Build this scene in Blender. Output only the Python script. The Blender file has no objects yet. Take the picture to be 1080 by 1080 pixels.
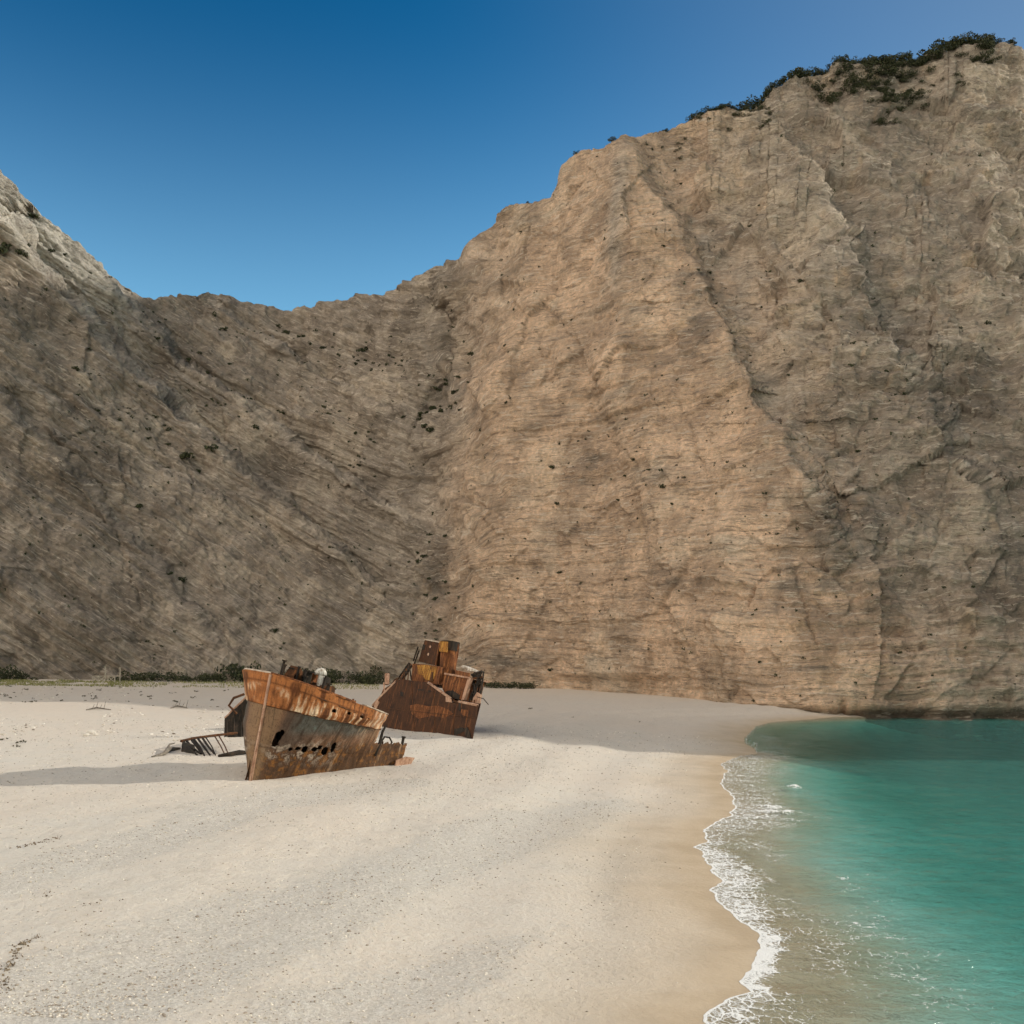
import bpy, math, random, time, bmesh
T0 = time.time()
import numpy as np
from mathutils import Matrix, Vector

random.seed(7)
rng = np.random.default_rng(7)
SC = bpy.context.scene
COL = SC.collection
F = 1037.0          # focal length for a 1080 px wide picture
HC = 12.0           # camera height over the water
RH = 680.0          # picture row of the horizon
SUN_EL, SUN_AZ = math.radians(22.0), math.radians(10.5)   # azimuth measured from +X towards +Y
SUN = np.array([math.cos(SUN_EL) * math.cos(SUN_AZ), math.cos(SUN_EL) * math.sin(SUN_AZ), math.sin(SUN_EL)])

print("T noise", round(time.time() - T0, 1))
# ------------------------------------------------------------------ noise
_PC = {}
def _perm(seed):
    if seed not in _PC: _PC[seed] = _perm0(seed)
    return _PC[seed]
def _perm0(seed):
    r = np.random.default_rng(seed)
    p = r.permutation(256)
    return np.concatenate([p, p]).astype(np.int32)
_G = np.array([[1,1,0],[-1,1,0],[1,-1,0],[-1,-1,0],[1,0,1],[-1,0,1],[1,0,-1],[-1,0,-1],
               [0,1,1],[0,-1,1],[0,1,-1],[0,-1,-1],[1,1,0],[-1,1,0],[0,-1,1],[0,-1,-1]], np.float32)
def perlin(x, y, z, seed=0):
    p = _perm(seed)
    x, y, z = np.broadcast_arrays(np.asarray(x, np.float32), np.asarray(y, np.float32), np.asarray(z, np.float32))
    xf, yf, zf = np.floor(x), np.floor(y), np.floor(z)
    xi, yi, zi = xf.astype(np.int32) & 255, yf.astype(np.int32) & 255, zf.astype(np.int32) & 255
    x, y, z = x - xf, y - yf, z - zf
    u, v, w = (t * t * t * (t * (t * 6 - 15) + 10) for t in (x, y, z))
    def g(dx, dy, dz):
        h = p[p[p[(xi + dx) & 255] + ((yi + dy) & 255)] + ((zi + dz) & 255)] & 15
        q = _G[h]
        return q[..., 0] * (x - dx) + q[..., 1] * (y - dy) + q[..., 2] * (z - dz)
    def L(a, b, t): return a + t * (b - a)
    return L(L(L(g(0,0,0), g(1,0,0), u), L(g(0,1,0), g(1,1,0), u), v),
             L(L(g(0,0,1), g(1,0,1), u), L(g(0,1,1), g(1,1,1), u), v), w)
def fbm(x, y, z, octs=4, seed=0, gain=0.5, ridged=False):
    s, a, t, f = 0.0, 1.0, 0.0, 1.0
    for i in range(octs):
        n = perlin(x * f, y * f, z * f, seed + i * 13)
        if ridged: n = 1 - 2 * np.abs(n)
        s = s + a * n; t += a; a *= gain; f *= 2.03
    return s / t
def sstep(a, b, x):
    t = np.clip((np.asarray(x, float) - a) / (b - a), 0, 1)
    return t * t * (3 - 2 * t)
def interp(x, tab):
    t = sorted(tab)
    return np.interp(x, [q[0] for q in t], [q[1] for q in t])

print("T mesh helpers", round(time.time() - T0, 1))
# ------------------------------------------------------------------ mesh helpers
def mesh_np(name, V, quads=None, faces=None, smooth=False, attrs=None, mats=()):
    me = bpy.data.meshes.new(name)
    V = np.asarray(V, np.float32).reshape(-1, 3)
    if quads is not None:
        Q = np.asarray(quads, np.int32)
        k = Q.shape[1]
        me.vertices.add(len(V)); me.vertices.foreach_set('co', V.ravel())
        me.loops.add(Q.size); me.loops.foreach_set('vertex_index', Q.ravel())
        me.polygons.add(len(Q))
        me.polygons.foreach_set('loop_start', np.arange(0, Q.size, k, dtype=np.int32))
        me.update(calc_edges=True)
    else:
        me.from_pydata([tuple(v) for v in V.tolist()], [], [list(f) for f in faces])
    for nm, arr in (attrs or {}).items():
        arr = np.asarray(arr, np.float32)
        if arr.ndim == 1:
            a = me.attributes.new(nm, 'FLOAT', 'POINT'); a.data.foreach_set('value', arr)
        else:
            a = me.attributes.new(nm, 'FLOAT_COLOR', 'POINT')
            a.data.foreach_set('color', np.concatenate([arr, np.ones((len(arr), 1), np.float32)], 1).ravel())
    if smooth:
        me.polygons.foreach_set('use_smooth', np.ones(len(me.polygons), bool))
    for m in mats: me.materials.append(m)
    me.update()
    return me
def link(name, me, parent=None):
    o = bpy.data.objects.new(name, me); COL.objects.link(o)
    if parent is not None: o.parent = parent
    return o
def tag(o, label=None, cat=None, group=None, kind=None):
    if label: o['label'] = label
    if cat: o['category'] = cat
    if group: o['group'] = group
    if kind: o['kind'] = kind
    return o
def empty(name, M):
    o = bpy.data.objects.new(name, None); COL.objects.link(o); o.matrix_world = M
    o.empty_display_size = 0.3
    return o
def grid_quads(nr, nc, mask=None):
    i = np.arange(nr * nc).reshape(nr, nc)
    q = np.stack([i[:-1, :-1], i[:-1, 1:], i[1:, 1:], i[1:, :-1]], -1)
    if mask is not None: q = q[mask]
    return q.reshape(-1, 4)

class MB:
    """collects simple solids into ONE mesh"""
    def __init__(s): s.V, s.F = [], []
    def add(s, V, Fc):
        k = len(s.V); s.V += [tuple(map(float, v)) for v in V]; s.F += [tuple(k + i for i in f) for f in Fc]
    def hexa(s, P):      # 8 points, bottom ring then top ring
        s.add(P, [(3,2,1,0), (4,5,6,7), (0,1,5,4), (1,2,6,5), (2,3,7,6), (3,0,4,7)])
    def box(s, a, b):
        (x0,y0,z0), (x1,y1,z1) = a, b
        s.hexa([(x0,y0,z0),(x1,y0,z0),(x1,y1,z0),(x0,y1,z0),(x0,y0,z1),(x1,y0,z1),(x1,y1,z1),(x0,y1,z1)])
    def prism(s, poly, vec):
        n = len(poly); P = [Vector(p) for p in poly]; v = Vector(vec)
        s.add([tuple(p) for p in P] + [tuple(p + v) for p in P],
              [tuple(range(n))[::-1], tuple(range(n, 2 * n))] + [(i, (i + 1) % n, n + (i + 1) % n, n + i) for i in range(n)])
    def tube(s, pts, r, n=8, cap=True):
        pts = [Vector(p) for p in pts]
        if not isinstance(r, (list, tuple)): r = [r] * len(pts)
        V, Fc = [], []
        for i, p in enumerate(pts):
            d = (pts[min(i + 1, len(pts) - 1)] - pts[max(i - 1, 0)]).normalized()
            a = d.orthogonal().normalized() if i == 0 else (a - d * a.dot(d)).normalized()
            b = d.cross(a)
            for k in range(n):
                t = 2 * math.pi * k / n
                V.append(p + (a * math.cos(t) + b * math.sin(t)) * r[i])
        for i in range(len(pts) - 1):
            for k in range(n):
                Fc.append((i*n+k, i*n+(k+1) % n, (i+1)*n+(k+1) % n, (i+1)*n+k))
        if cap: Fc += [tuple(range(n))[::-1], tuple(range((len(pts)-1)*n, len(pts)*n))]
        s.add(V, Fc)
    def build(s, name, mat, parent=None, bevel=0.0, smooth=False):
        me = mesh_np(name, s.V, faces=s.F, mats=[mat], smooth=smooth)
        o = link(name, me, parent)
        if bevel:
            b = o.modifiers.new('bevel', 'BEVEL'); b.width = bevel; b.segments = 2; b.limit_method = 'ANGLE'
        return o

print("T node helper", round(time.time() - T0, 1))
# ------------------------------------------------------------------ node helper
class NT:
    def __init__(s, name):
        s.m = bpy.data.materials.new(name); s.m.use_nodes = True
        s.t = s.m.node_tree; s.t.nodes.clear()
        s.out = s.t.nodes.new('ShaderNodeOutputMaterial')
    def n(s, typ, ins=None, **props):
        nd = s.t.nodes.new('ShaderNode' + typ)
        for k, v in props.items(): setattr(nd, k, v)
        for k, v in (ins or {}).items(): s.set(nd.inputs[k], v)
        return nd
    def set(s, sock, v):
        if isinstance(v, bpy.types.NodeSocket): s.t.links.new(v, sock)
        else:
            if sock.type == 'RGBA' and hasattr(v, '__len__') and len(v) == 3: v = (*v, 1)
            sock.default_value = v
    def coord(s): return s.n('TexCoord').outputs['Object']
    def attr(s, nm, out='Fac'): return s.n('Attribute', attribute_name=nm).outputs[out]
    def mapv(s, vec, scale=(1,1,1), rot=(0,0,0)):
        return s.n('Mapping', {'Vector': vec, 'Scale': scale, 'Rotation': rot}).outputs[0]
    def noise(s, vec, scale, detail=6, rough=0.6, dist=0.0, out=0):
        return s.n('TexNoise', {'Vector': vec, 'Scale': scale, 'Detail': detail, 'Roughness': rough, 'Distortion': dist}).outputs[out]
    def voro(s, vec, scale, feature='F1', out='Distance', rnd=1.0):
        return s.n('TexVoronoi', {'Vector': vec, 'Scale': scale, 'Randomness': rnd}, feature=feature).outputs[out]
    def math(s, op, a, b=0.0, clamp=False):
        nd = s.n('Math', operation=op, use_clamp=clamp); s.set(nd.inputs[0], a); s.set(nd.inputs[1], b); return nd.outputs[0]
    def rmap(s, v, a, b, c=0.0, d=1.0):
        return s.n('MapRange', {'Value': v, 'From Min': a, 'From Max': b, 'To Min': c, 'To Max': d}, interpolation_type='SMOOTHSTEP').outputs[0]
    def mix(s, f, a, b, blend='MIX'):
        nd = s.n('Mix', data_type='RGBA', blend_type=blend, clamp_factor=True)
        s.set(nd.inputs[0], f); s.set(nd.inputs[6], a); s.set(nd.inputs[7], b); return nd.outputs[2]
    def bump(s, h, strength=0.5, dist=0.1, normal=None):
        ins = {'Height': h, 'Strength': strength, 'Distance': dist}
        if normal is not None: ins['Normal'] = normal
        return s.n('Bump', ins).outputs[0]
    def principled(s, col, rough=0.8, normal=None, spec=0.3, metal=0.0):
        ins = {'Base Color': col, 'Roughness': rough, 'Specular IOR Level': spec, 'Metallic': metal}
        if normal is not None: ins['Normal'] = normal
        p = s.n('BsdfPrincipled', ins)
        s.t.links.new(p.outputs[0], s.out.inputs['Surface'])
        return p

print("T shoreline and ground", round(time.time() - T0, 1))
# ------------------------------------------------------------------ shoreline and ground
SW = [(743,1080),(748.5,1073),(769,1060),(791,1051),(778,1040),(787,1029),(802,1006.7),(798.5,988),(780,973),(759.6,958.5),
      (757,954),(749,943),(760,934),(753.7,926.7),(743.5,911.9),(739.8,901.7),(731.5,898),(745,892),(741.7,879.4),(753.7,871),
      (768.5,863.7),(776,852.6),(771,839.6),(759,830),(766.7,814.6),(759,809),(776.5,800.7),(797,796),(799,784),(785,778.5),
      (792,772),(797,766),(814,761.5),(880,758)]
_sy = np.array([HC * F / (r - RH) for c, r in SW]); _sx = np.array([(c - 540) / F for c, r in SW]) * _sy
_o = np.argsort(_sy); _sy, _sx = _sy[_o], _sx[_o]
_sy = np.concatenate([[-60, 0, 20], _sy, [175, 200]]); _sx = np.concatenate([[-2, 0.5, 4.5], _sx, [160, 400]])
def swash(y):
    n = 0.25 * perlin(np.asarray(y) * 0.9, 0.3, 0.7, 5) + 0.12 * perlin(np.asarray(y) * 2.6, 0.3, 0.7, 6)
    return np.interp(y, _sy, _sx) + n
_ty = np.arange(-80, 420, 0.5); _tx = np.interp(_ty, _sy, _sx, right=400)
_k = np.exp(-0.5 * (np.arange(-40, 41) * 0.5 / 7.0) ** 2); _k /= _k.sum()
_tx = np.convolve(np.pad(np.minimum(_tx, 90), 40, mode='edge'), _k, 'valid')
def meanshore(y): return np.interp(y, _ty, _tx) + 2.2 - 8.0 * sstep(104, 122, y)
def ground_z(x, y):
    x = np.asarray(x, float); y = np.asarray(y, float)
    d = (meanshore(y) - x) * 0.94
    dp, dn = np.maximum(d, 0), np.maximum(-d, 0)
    z = 0.9 * (1 - np.exp(-dp / 9.0)) + 0.9 * sstep(7, 26, dp) + 0.011 * np.maximum(dp - 26, 0)
    z = z - 2.6 * (1 - np.exp(-(dn / 13.0) ** 1.5)) - 0.03 * dn
    far = sstep(2, 18, dp)
    z = z + far * (0.16 * fbm(x * 0.07, y * 0.05, 0.5, 3, 21) + 0.05 * fbm(x * 0.5, y * 0.4, 0.2, 2, 25))
    # storm berms, long low ridges that follow the shore
    w = d + 2.0 * perlin(x * 0.05, y * 0.03, 0.1, 31)
    z = z + 0.10 * sstep(5, 9, d) * np.sin(w * 0.85) * sstep(70, 20, d) 
    fp = sstep(6, 20, dp) * sstep(170, 120, y)
    z = z + fp * (0.05 * perlin(x * 1.3, y * 1.1, 0.4, 33) - 0.07 * np.clip(perlin(x * 1.9, y * 1.7, 0.9, 35) - 0.25, 0, 1))
    return z
def gz(x, y): return float(ground_z(np.array([x]), np.array([y]))[0])
def on_ground_np(c, r):
    """points of the ground seen at picture columns c, rows r"""
    c = np.asarray(c, float); r = np.asarray(r, float); y = np.full(c.shape, 80.0)
    for _ in range(26):
        y = 0.4 * y + 0.6 * (HC - ground_z((c - 540) / F * y, y)) * F / (r - RH)
    x = (c - 540) / F * y
    return np.stack([x, y, ground_z(x, y)], -1)
def on_ground(c, r): return tuple(on_ground_np(np.array([c]), np.array([r]))[0].tolist())
def polydist(x, y, pts):
    best = np.full(np.shape(x), 1e9)
    for (ax, ay), (bx, by) in zip(pts[:-1], pts[1:]):
        dx, dy = bx - ax, by - ay
        t = np.clip(((x - ax) * dx + (y - ay) * dy) / (dx * dx + dy * dy), 0, 1)
        best = np.minimum(best, np.hypot(x - ax - t * dx, y - ay - t * dy))
    return best
def gline(px): return [on_ground(*p)[:2] for p in px]

def axis(breaks):
    out = [breaks[0][0]]
    for (a, sa), (b, sb) in zip(breaks[:-1], breaks[1:]):
        x = a
        while x < b:
            t = (x - a) / (b - a); x += sa + (sb - sa) * t; out.append(min(x, b))
    return np.unique(np.array(out))
gx = axis([(-900, 80), (-200, 6), (-60, 0.6), (-22, 0.13), (24, 0.13), (60, 0.8), (200, 8), (900, 80)])
gy = axis([(-500, 60), (-20, 5), (26, 0.2), (32, 0.12), (60, 0.3), (100, 0.7), (170, 1.2), (270, 4), (900, 80)])
GX, GY = np.meshgrid(gx, gy)
GZ = ground_z(GX, GY)
bands = [([(0,930),(60,910),(130,892),(200,870),(260,852),(330,838),(420,826)], 3.6, 1.0),
         ([(-60,1075),(60,1050),(180,1010),(290,975),(380,935),(450,905),(560,872),(650,846)], 4.6, 1.0),
         ([(330,1078),(480,1022),(580,985),(650,935),(690,890)], 2.4, 0.8),
         ([(-40,905),(60,862),(240,846),(420,845),(560,800)], 3.0, 0.45)]
gwarp = 2.4 * fbm(GX * 0.18, GY * 0.12, 0.0, 4, 41) + 2.6 * fbm(GX * 0.05, GY * 0.03, 0.0, 2, 43)
gravel = np.zeros_like(GX)
for px, wd, st in bands:
    d = polydist(GX, GY, gline(px)) + gwarp
    gravel = np.maximum(gravel, st * sstep(wd, wd * 0.25, d))
SWX = swash(GY)
dsw = SWX - GX
wet = sstep(10.0, 1.0, dsw + 4.5 * fbm(GX * 0.10, GY * 0.06, 0.3, 4, 51, 0.6)) * 0.75 + 0.25 * sstep(3.0, 0.4, dsw)
patch = np.clip(0.5 + 1.3 * fbm(GX * 0.06, GY * 0.04, 0.9, 3, 61), 0, 1)
seabed = sstep(2.0, 11, -dsw + 2.0 * fbm(GX * 0.15, GY * 0.08, 0.3, 3, 55))
back = 0.7 * sstep(95, 150, GY + 0.25 * GX)        # browner, darker ground towards the cliff

m = NT('beach_sand'); v = m.coord()
f1 = m.noise(v, 22, 4, 0.75); f2 = m.noise(v, 3.5, 5, 0.65); f3 = m.noise(v, 0.35, 5, 0.6, 0.4); f4 = m.noise(v, 70, 3, 0.8)
vc = m.voro(v, 13.0, out='Color'); vr = m.n('SeparateColor', {'Color': vc}).outputs[0]
sand = m.mix(m.rmap(f3, 0.35, 0.65), (0.575, 0.53, 0.46), (0.60, 0.535, 0.45))
sand = m.mix(m.math('MULTIPLY', m.attr('patch'), 0.6), sand, (0.61, 0.51, 0.41))
sand = m.mix(m.rmap(f2, 0.42, 0.62, 0, 0.45), sand, (0.62, 0.57, 0.50))
f5 = m.noise(m.mapv(v, (1, 0.6, 1)), 0.9, 4, 0.7, 0.6)
sand = m.mix(m.rmap(f5, 0.52, 0.68, 0, 0.35), sand, (0.43, 0.375, 0.31))
gravc = m.mix(m.rmap(vr, 0.15, 0.95), (0.40, 0.37, 0.325), (0.62, 0.585, 0.53))
gravc = m.mix(m.rmap(f1, 0.54, 0.70), gravc, (0.27, 0.245, 0.215))
gfac = m.math('MULTIPLY', m.rmap(m.math('ADD', m.attr('gravel'), m.math('MULTIPLY', m.math('SUBTRACT', f2, 0.5), 1.6)), 0.15, 0.95), 0.55)
c = m.mix(gfac, sand, gravc)
spk = m.rmap(f1, 0.60, 0.72, 0, 0.5); c = m.mix(spk, c, (0.28, 0.235, 0.185))
spk2 = m.rmap(f4, 0.60, 0.70, 0, 0.6); c = m.mix(spk2, c, (0.72, 0.68, 0.62))
c = m.mix(m.math('MULTIPLY', m.attr('back'), 0.55), c, (0.475, 0.39, 0.315))
wetc = m.mix(m.rmap(f3, 0.3, 0.7), (0.40, 0.305, 0.20), (0.49, 0.385, 0.265))
wetc = m.mix(m.math('MULTIPLY', spk, 0.7), wetc, (0.24, 0.175, 0.11))
c = m.mix(m.math('MULTIPLY', m.attr('wet'), 0.95), c, wetc)
c = m.mix(m.attr('seabed'), c, m.mix(m.rmap(f3, 0.42, 0.62), (0.74, 0.74, 0.68), (0.58, 0.60, 0.54)))
rough = m.rmap(m.attr('wet'), 0.2, 1.0, 0.92, 0.55)
hgt = m.math('ADD', m.math('MULTIPLY', f1, 0.10), m.math('MULTIPLY', f2, 0.6))
hgt = m.math('ADD', hgt, m.math('MULTIPLY', m.math('MULTIPLY', vr, gfac), 0.14))
m.principled(c, rough, m.bump(hgt, m.rmap(m.attr('wet'), 0.2, 1.0, 0.75, 0.25), 0.35), 0.25)
MAT_SAND = m.m
o = link('beach', mesh_np('beach', np.stack([GX, GY, GZ], -1), grid_quads(*GX.shape), smooth=True,
         attrs={'gravel': gravel.ravel(), 'wet': wet.ravel(), 'patch': patch.ravel(), 'back': back.ravel(), 'seabed': seabed.ravel()}, mats=[MAT_SAND]))
tag(o, 'pale sand and shingle beach curving below the cliffs', 'beach', kind='structure')

print("T sea", round(time.time() - T0, 1))
# ------------------------------------------------------------------ sea
wy = axis([(-60, 4), (26, 0.25), (60, 0.2), (110, 0.6), (166, 1.5), (200, 6)])
wk = np.arange(330) / 329.0
ww = 260 * wk ** 3.0 + 0.6 * wk
WY, WW = np.meshgrid(wy, ww, indexing='ij')
S0 = swash(WY)
WX = S0 + WW
RW = RH + HC * F / np.maximum(WY, 20.0)          # picture row of that stretch of shore, used only to look foam up in a table
foam_t = [(760,20,.2),(796,70,.46),(815,80,.48),(830,80,.40),(850,84,.50),(868,110,.60),(880,90,.52),(890,40,.5),(897,44,.6),(905,62,.78),(930,84,.80),(950,86,.78),
          (965,70,.74),(985,50,.78),(1000,36,1.05),(1030,42,1.08),(1045,40,.95),(1052,64,.66),(1070,90,.72),(1100,100,.7)]
fw = np.interp(RW, [q[0] for q in foam_t], [q[1] for q in foam_t]) * np.maximum(WY, 25) / F
fi = np.interp(RW, [q[0] for q in foam_t], [q[2] for q in foam_t])
wj = WW * (1 + 0.35 * fbm(WX * 0.25, WY * 0.2, 0.0, 3, 71))
foam = fi * sstep(1.0, 0.25, wj / fw)
foam = np.maximum(foam, 1.25 * sstep(0.22, 0.06, WW) * (0.55 + 0.45 * sstep(110, 70, WY)))   # the bright lip of the swash
def blob(c, r, sx, sy, a):
    x, y = (c - 540) / F * HC * F / (r - RH), HC * F / (r - RH)
    return a * np.exp(-((WX - x) / sx) ** 2 - ((WY - y) / sy) ** 2)
crest = (blob(814, 851, 1.0, 0.6, 1.0) + blob(823, 856, 1.5, 0.5, 0.9)) * (0.7 + 0.8 * fbm(WX * 1.2, WY * 0.9, 0.0, 3, 79)) + blob(838, 830, 0.5, 0.8, 1.2)
foam = foam + crest
lace = (0.24 + 0.22 * sstep(6, 2.5, WW)) * sstep(16, 5, WW) * sstep(0, 2, WW) * np.clip(0.4 + 1.6 * fbm(WX * 0.16, WY * 0.09, 2.0, 3, 77), 0, 1)
foam = np.clip(np.maximum(foam, lace), 0, 1.6)
foam *= np.where(WY > 106, 0.5, 1.0)
lit = sstep(0.2, 3, WW)
WZ = 0.05 * fbm(WX * 0.22, WY * 0.3, 0.1, 3, 81) * lit + 0.14 * np.clip(foam - 0.75, 0, 1) * sstep(0.1, 0.8, WW) + 0.16 * np.clip(crest, 0, 1)
GW = ground_z(WX, WY)
film = 0.012 + 0.10 * sstep(0, 3.0, WW)
WZ = np.maximum(WZ, GW + film)
WZ[:, 0] = GW[:, 0] + 0.012
nr, nc = WX.shape
V = np.stack([WX, WY, WZ], -1).reshape(-1, 3)
idx = np.arange(nr * nc).reshape(nr, nc)
loop = np.concatenate([idx[0, :], idx[1:, -1], idx[-1, -2::-1], idx[-2:0:-1, 0]])
Vb = V[loop].copy(); Vb[:, 2] = -14.0
q = grid_quads(nr, nc)
top_n = len(V); k = len(loop)
side = np.stack([loop, np.roll(loop, -1), top_n + np.roll(np.arange(k), -1), top_n + np.arange(k)], 1)[:, ::-1]
cen = top_n + k
Vall = np.concatenate([V, Vb])
me = bpy.data.meshes.new('sea')
allq = np.concatenate([q, side]).astype(np.int32)
capi = np.arange(top_n, top_n + k, dtype=np.int32)[::-1]
me.vertices.add(len(Vall)); me.vertices.foreach_set('co', Vall.astype(np.float32).ravel())
me.loops.add(allq.size + k); me.loops.foreach_set('vertex_index', np.concatenate([allq.ravel(), capi]))
me.polygons.add(len(allq) + 1)
me.polygons.foreach_set('loop_start', np.concatenate([np.arange(0, allq.size, 4), [allq.size]]).astype(np.int32))
me.update(calc_edges=True)
sm = np.zeros(len(allq) + 1, bool); sm[:len(q)] = True
me.polygons.foreach_set('use_smooth', sm)
a = me.attributes.new('foam', 'FLOAT', 'POINT'); a.data.foreach_set('value', np.concatenate([foam.ravel(), np.zeros(k)]).astype(np.float32))
a = me.attributes.new('off', 'FLOAT', 'POINT'); a.data.foreach_set('value', np.concatenate([WW.ravel(), np.zeros(k)]).astype(np.float32))
m = NT('sea_water'); v = m.coord()
w1 = m.noise(m.mapv(v, (1, 1.25, 1)), 1.1, 4, 0.6, 0.6); w2 = m.noise(v, 5.5, 3, 0.6); w3 = m.noise(m.mapv(v, (1, 1.5, 1)), 0.38, 3, 0.55, 0.5)
hg = m.math('ADD', m.math('ADD', m.math('MULTIPLY', w1, 1.0), m.math('MULTIPLY', w2, 0.24)), m.math('MULTIPLY', w3, 0.9))
nb = m.bump(hg, 0.9, 0.45)
fr = m.n('Fresnel', {'IOR': 1.33, 'Normal': nb}).outputs[0]
gl = m.n('BsdfGlossy', {'Color': (0.9, 0.9, 0.9, 1), 'Roughness': 0.06, 'Normal': nb}).outputs[0]
tr = m.n('BsdfTransparent', {'Color': (0.82, 0.86, 0.85, 1)}).outputs[0]
bf = m.n('NewGeometry').outputs['Backfacing']      # seen from below the surface lets the light through
mx = m.n('MixShader', {0: m.math('MULTIPLY', m.math('MULTIPLY', fr, 1.0), m.math('SUBTRACT', 1.0, bf))}); 
# fine white silt hangs in the water and scatters the light back
tb = m.n('BsdfDiffuse', {'Color': (0.09, 0.385, 0.335, 1), 'Normal': m.bump(hg, 0.6, 0.45)}).outputs[0]
mt = m.n('MixShader', {0: m.math('ADD', m.rmap(m.attr('off'), 4.0, 20.0, 0.0, 0.32), m.rmap(m.attr('off'), 16.0, 60.0, 0.0, 0.16))}); m.set(mt.inputs[1], tr); m.set(mt.inputs[2], tb)
m.set(mx.inputs[1], mt.outputs[0]); m.set(mx.inputs[2], gl)
fo = m.attr('foam')
wv_ = m.noise(v, 1.6, 3, 0.6, 0.0, 1)
vd = m.n('VectorMath', {0: m.mapv(v, (1, 0.75, 1)), 1: m.n('VectorMath', {0: wv_, 1: (0.5, 0.5, 0.0)}, operation='MULTIPLY').outputs[0]}, operation='ADD').outputs[0]
l1 = m.noise(vd, 5.0, 7, 0.75, 0.6); l2 = m.voro(vd, 2.4, 'DISTANCE_TO_EDGE'); l4 = m.voro(vd, 6.0, 'DISTANCE_TO_EDGE'); l3 = m.noise(m.mapv(v, (0.5, 1.2, 1)), 0.8, 4, 0.6, 0.5)
lv = m.math('ADD', m.math('MULTIPLY', l1, 0.75), m.math('MULTIPLY', l3, 0.75))
lv = m.math('ADD', lv, m.math('ADD', m.rmap(l2, 0.0, 0.10, 0.26, -0.06), m.rmap(l4, 0.0, 0.12, 0.14, -0.05)))
lv = m.math('ADD', lv, m.math('MULTIPLY', fo, 0.62))
ff = m.math('MULTIPLY', m.rmap(lv, 1.06, 1.32), m.rmap(fo, 0.02, 0.25), True)
df = m.n('BsdfDiffuse', {'Color': (0.80, 0.79, 0.76, 1), 'Normal': m.bump(l1, 0.6, 0.15)}).outputs[0]
mx2 = m.n('MixShader', {0: m.math('MULTIPLY', ff, 0.92)}); m.set(mx2.inputs[1], mx.outputs[0]); m.set(mx2.inputs[2], df)
m.t.links.new(mx2.outputs[0], m.out.inputs['Surface'])
vol = m.n('VolumeAbsorption', {'Color': (0.05, 0.71, 0.67, 1), 'Density': 0.22}).outputs[0]
m.t.links.new(vol, m.out.inputs['Volume'])
me.materials.append(m.m)
tag(link('sea', me), 'clear turquoise sea water with foam along the sand', 'sea', kind='structure')

print("T cliffs", round(time.time() - T0, 1))
# ------------------------------------------------------------------ cliffs
SKY = [(-260,60),(-120,110),(-60,140),(0,176),(20,200),(40,222),(60,240),(80,254),(100,272),(115,284),(125,297),(130,306),(150,315),(165,317),(180,312),
       (200,310),(225,309),(250,315),(270,323),(290,328),(305,330),(330,323),(350,317),(365,316),(380,315),(410,311),(430,306),(438,298),(445,288),
       (455,281),(470,276),(485,273),(490,262),(500,252),(515,242),(530,225),(545,215),(560,211),(580,207),(590,192),(595,178),(605,168),(615,163),
       (635,160),(648,150),(657,146),(668,149),(690,143),(705,140),(730,134),(760,120),(790,107),(815,95),(830,88),(865,80),(900,73),(940,68),(965,70),
       (985,62),(1010,54),(1030,50),(1050,56),(1065,63),(1080,66),(1095,80),(1120,140),(1160,240),(1240,380),(1320,470)]
YF = [(-260,225),(-100,236),(0,240),(270,240),(420,235),(500,229),(540,224),(600,212),(650,199),(700,186),(760,171),(830,162),(900,158.5),(1080,155),(1320,152)]
YC = [(-260,300),(-100,285),(0,282),(120,298),(200,318),(300,325),(400,300),(440,282),(480,268),(520,262),(600,250),(660,240),(720,243),(800,243),(900,243),(1000,244),(1080,246),(1320,250)]
NCc, NRr = 1180, 640
def layers_1d(x, per, seed):
    r = np.random.default_rng(seed).random(4096) * 2 - 1
    t = x / per + 500.0 + 0.5 * perlin(x * 0.05, 0.1, 0.1, seed); i = np.floor(t).astype(int); f = t - i
    return r[i % 4096] + (r[(i + 1) % 4096] - r[i % 4096]) * sstep(0.8, 1.0, f)
cc = np.linspace(-260, 1320, NCc)
vv = np.linspace(0, 1, NRr)
C, Vp = np.meshgrid(cc, vv)
yf, yc = interp(C, YF), interp(C, YC)
def smooth1(t, s):
    k = np.exp(-0.5 * (np.arange(-4 * s, 4 * s + 1) / s) ** 2); k /= k.sum()
    return np.convolve(np.pad(t, 4 * s, mode='edge'), k, 'valid')
yf = np.broadcast_to(smooth1(yf[0], 14), C.shape); yc = np.broadcast_to(smooth1(yc[0], 14), C.shape)
rc = interp(C, SKY)
jag = np.linspace(-260, 1320, NCc)
rc = rc + (4.2 * fbm(jag * 0.035, 0.5, 0.5, 6, 91, 0.68) + 0.7 * layers_1d(jag, 5.0, 93))[None]
xf = (C - 540) / F * yf
zf = ground_z(xf[0], yf[0])
zf = np.minimum(zf, 6) - 1.6
rf = np.broadcast_to(RH - (zf - HC) * F / yf[0], C.shape)
R = rf + (rc - rf) * Vp
left = sstep(535, 425, C + 0.12 * (R - 450) + 55 * fbm(C * 0.012, R * 0.012, 0.7, 4, 95, 0.6))
prof = left * (0.30 * Vp + 0.70 * Vp ** 1.5) + (1 - left) * (0.55 * Vp ** 1.25 + 0.45 * sstep(0.0, 1.15, Vp) * Vp)
Y = yf + (yc - yf) * prof
def line_c(tab, r): return interp(r, [(q[1], q[0]) for q in tab])
def win(r, a, b, s): return sstep(a - s, a + s, r) * sstep(b + s, b - s, r)
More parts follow.
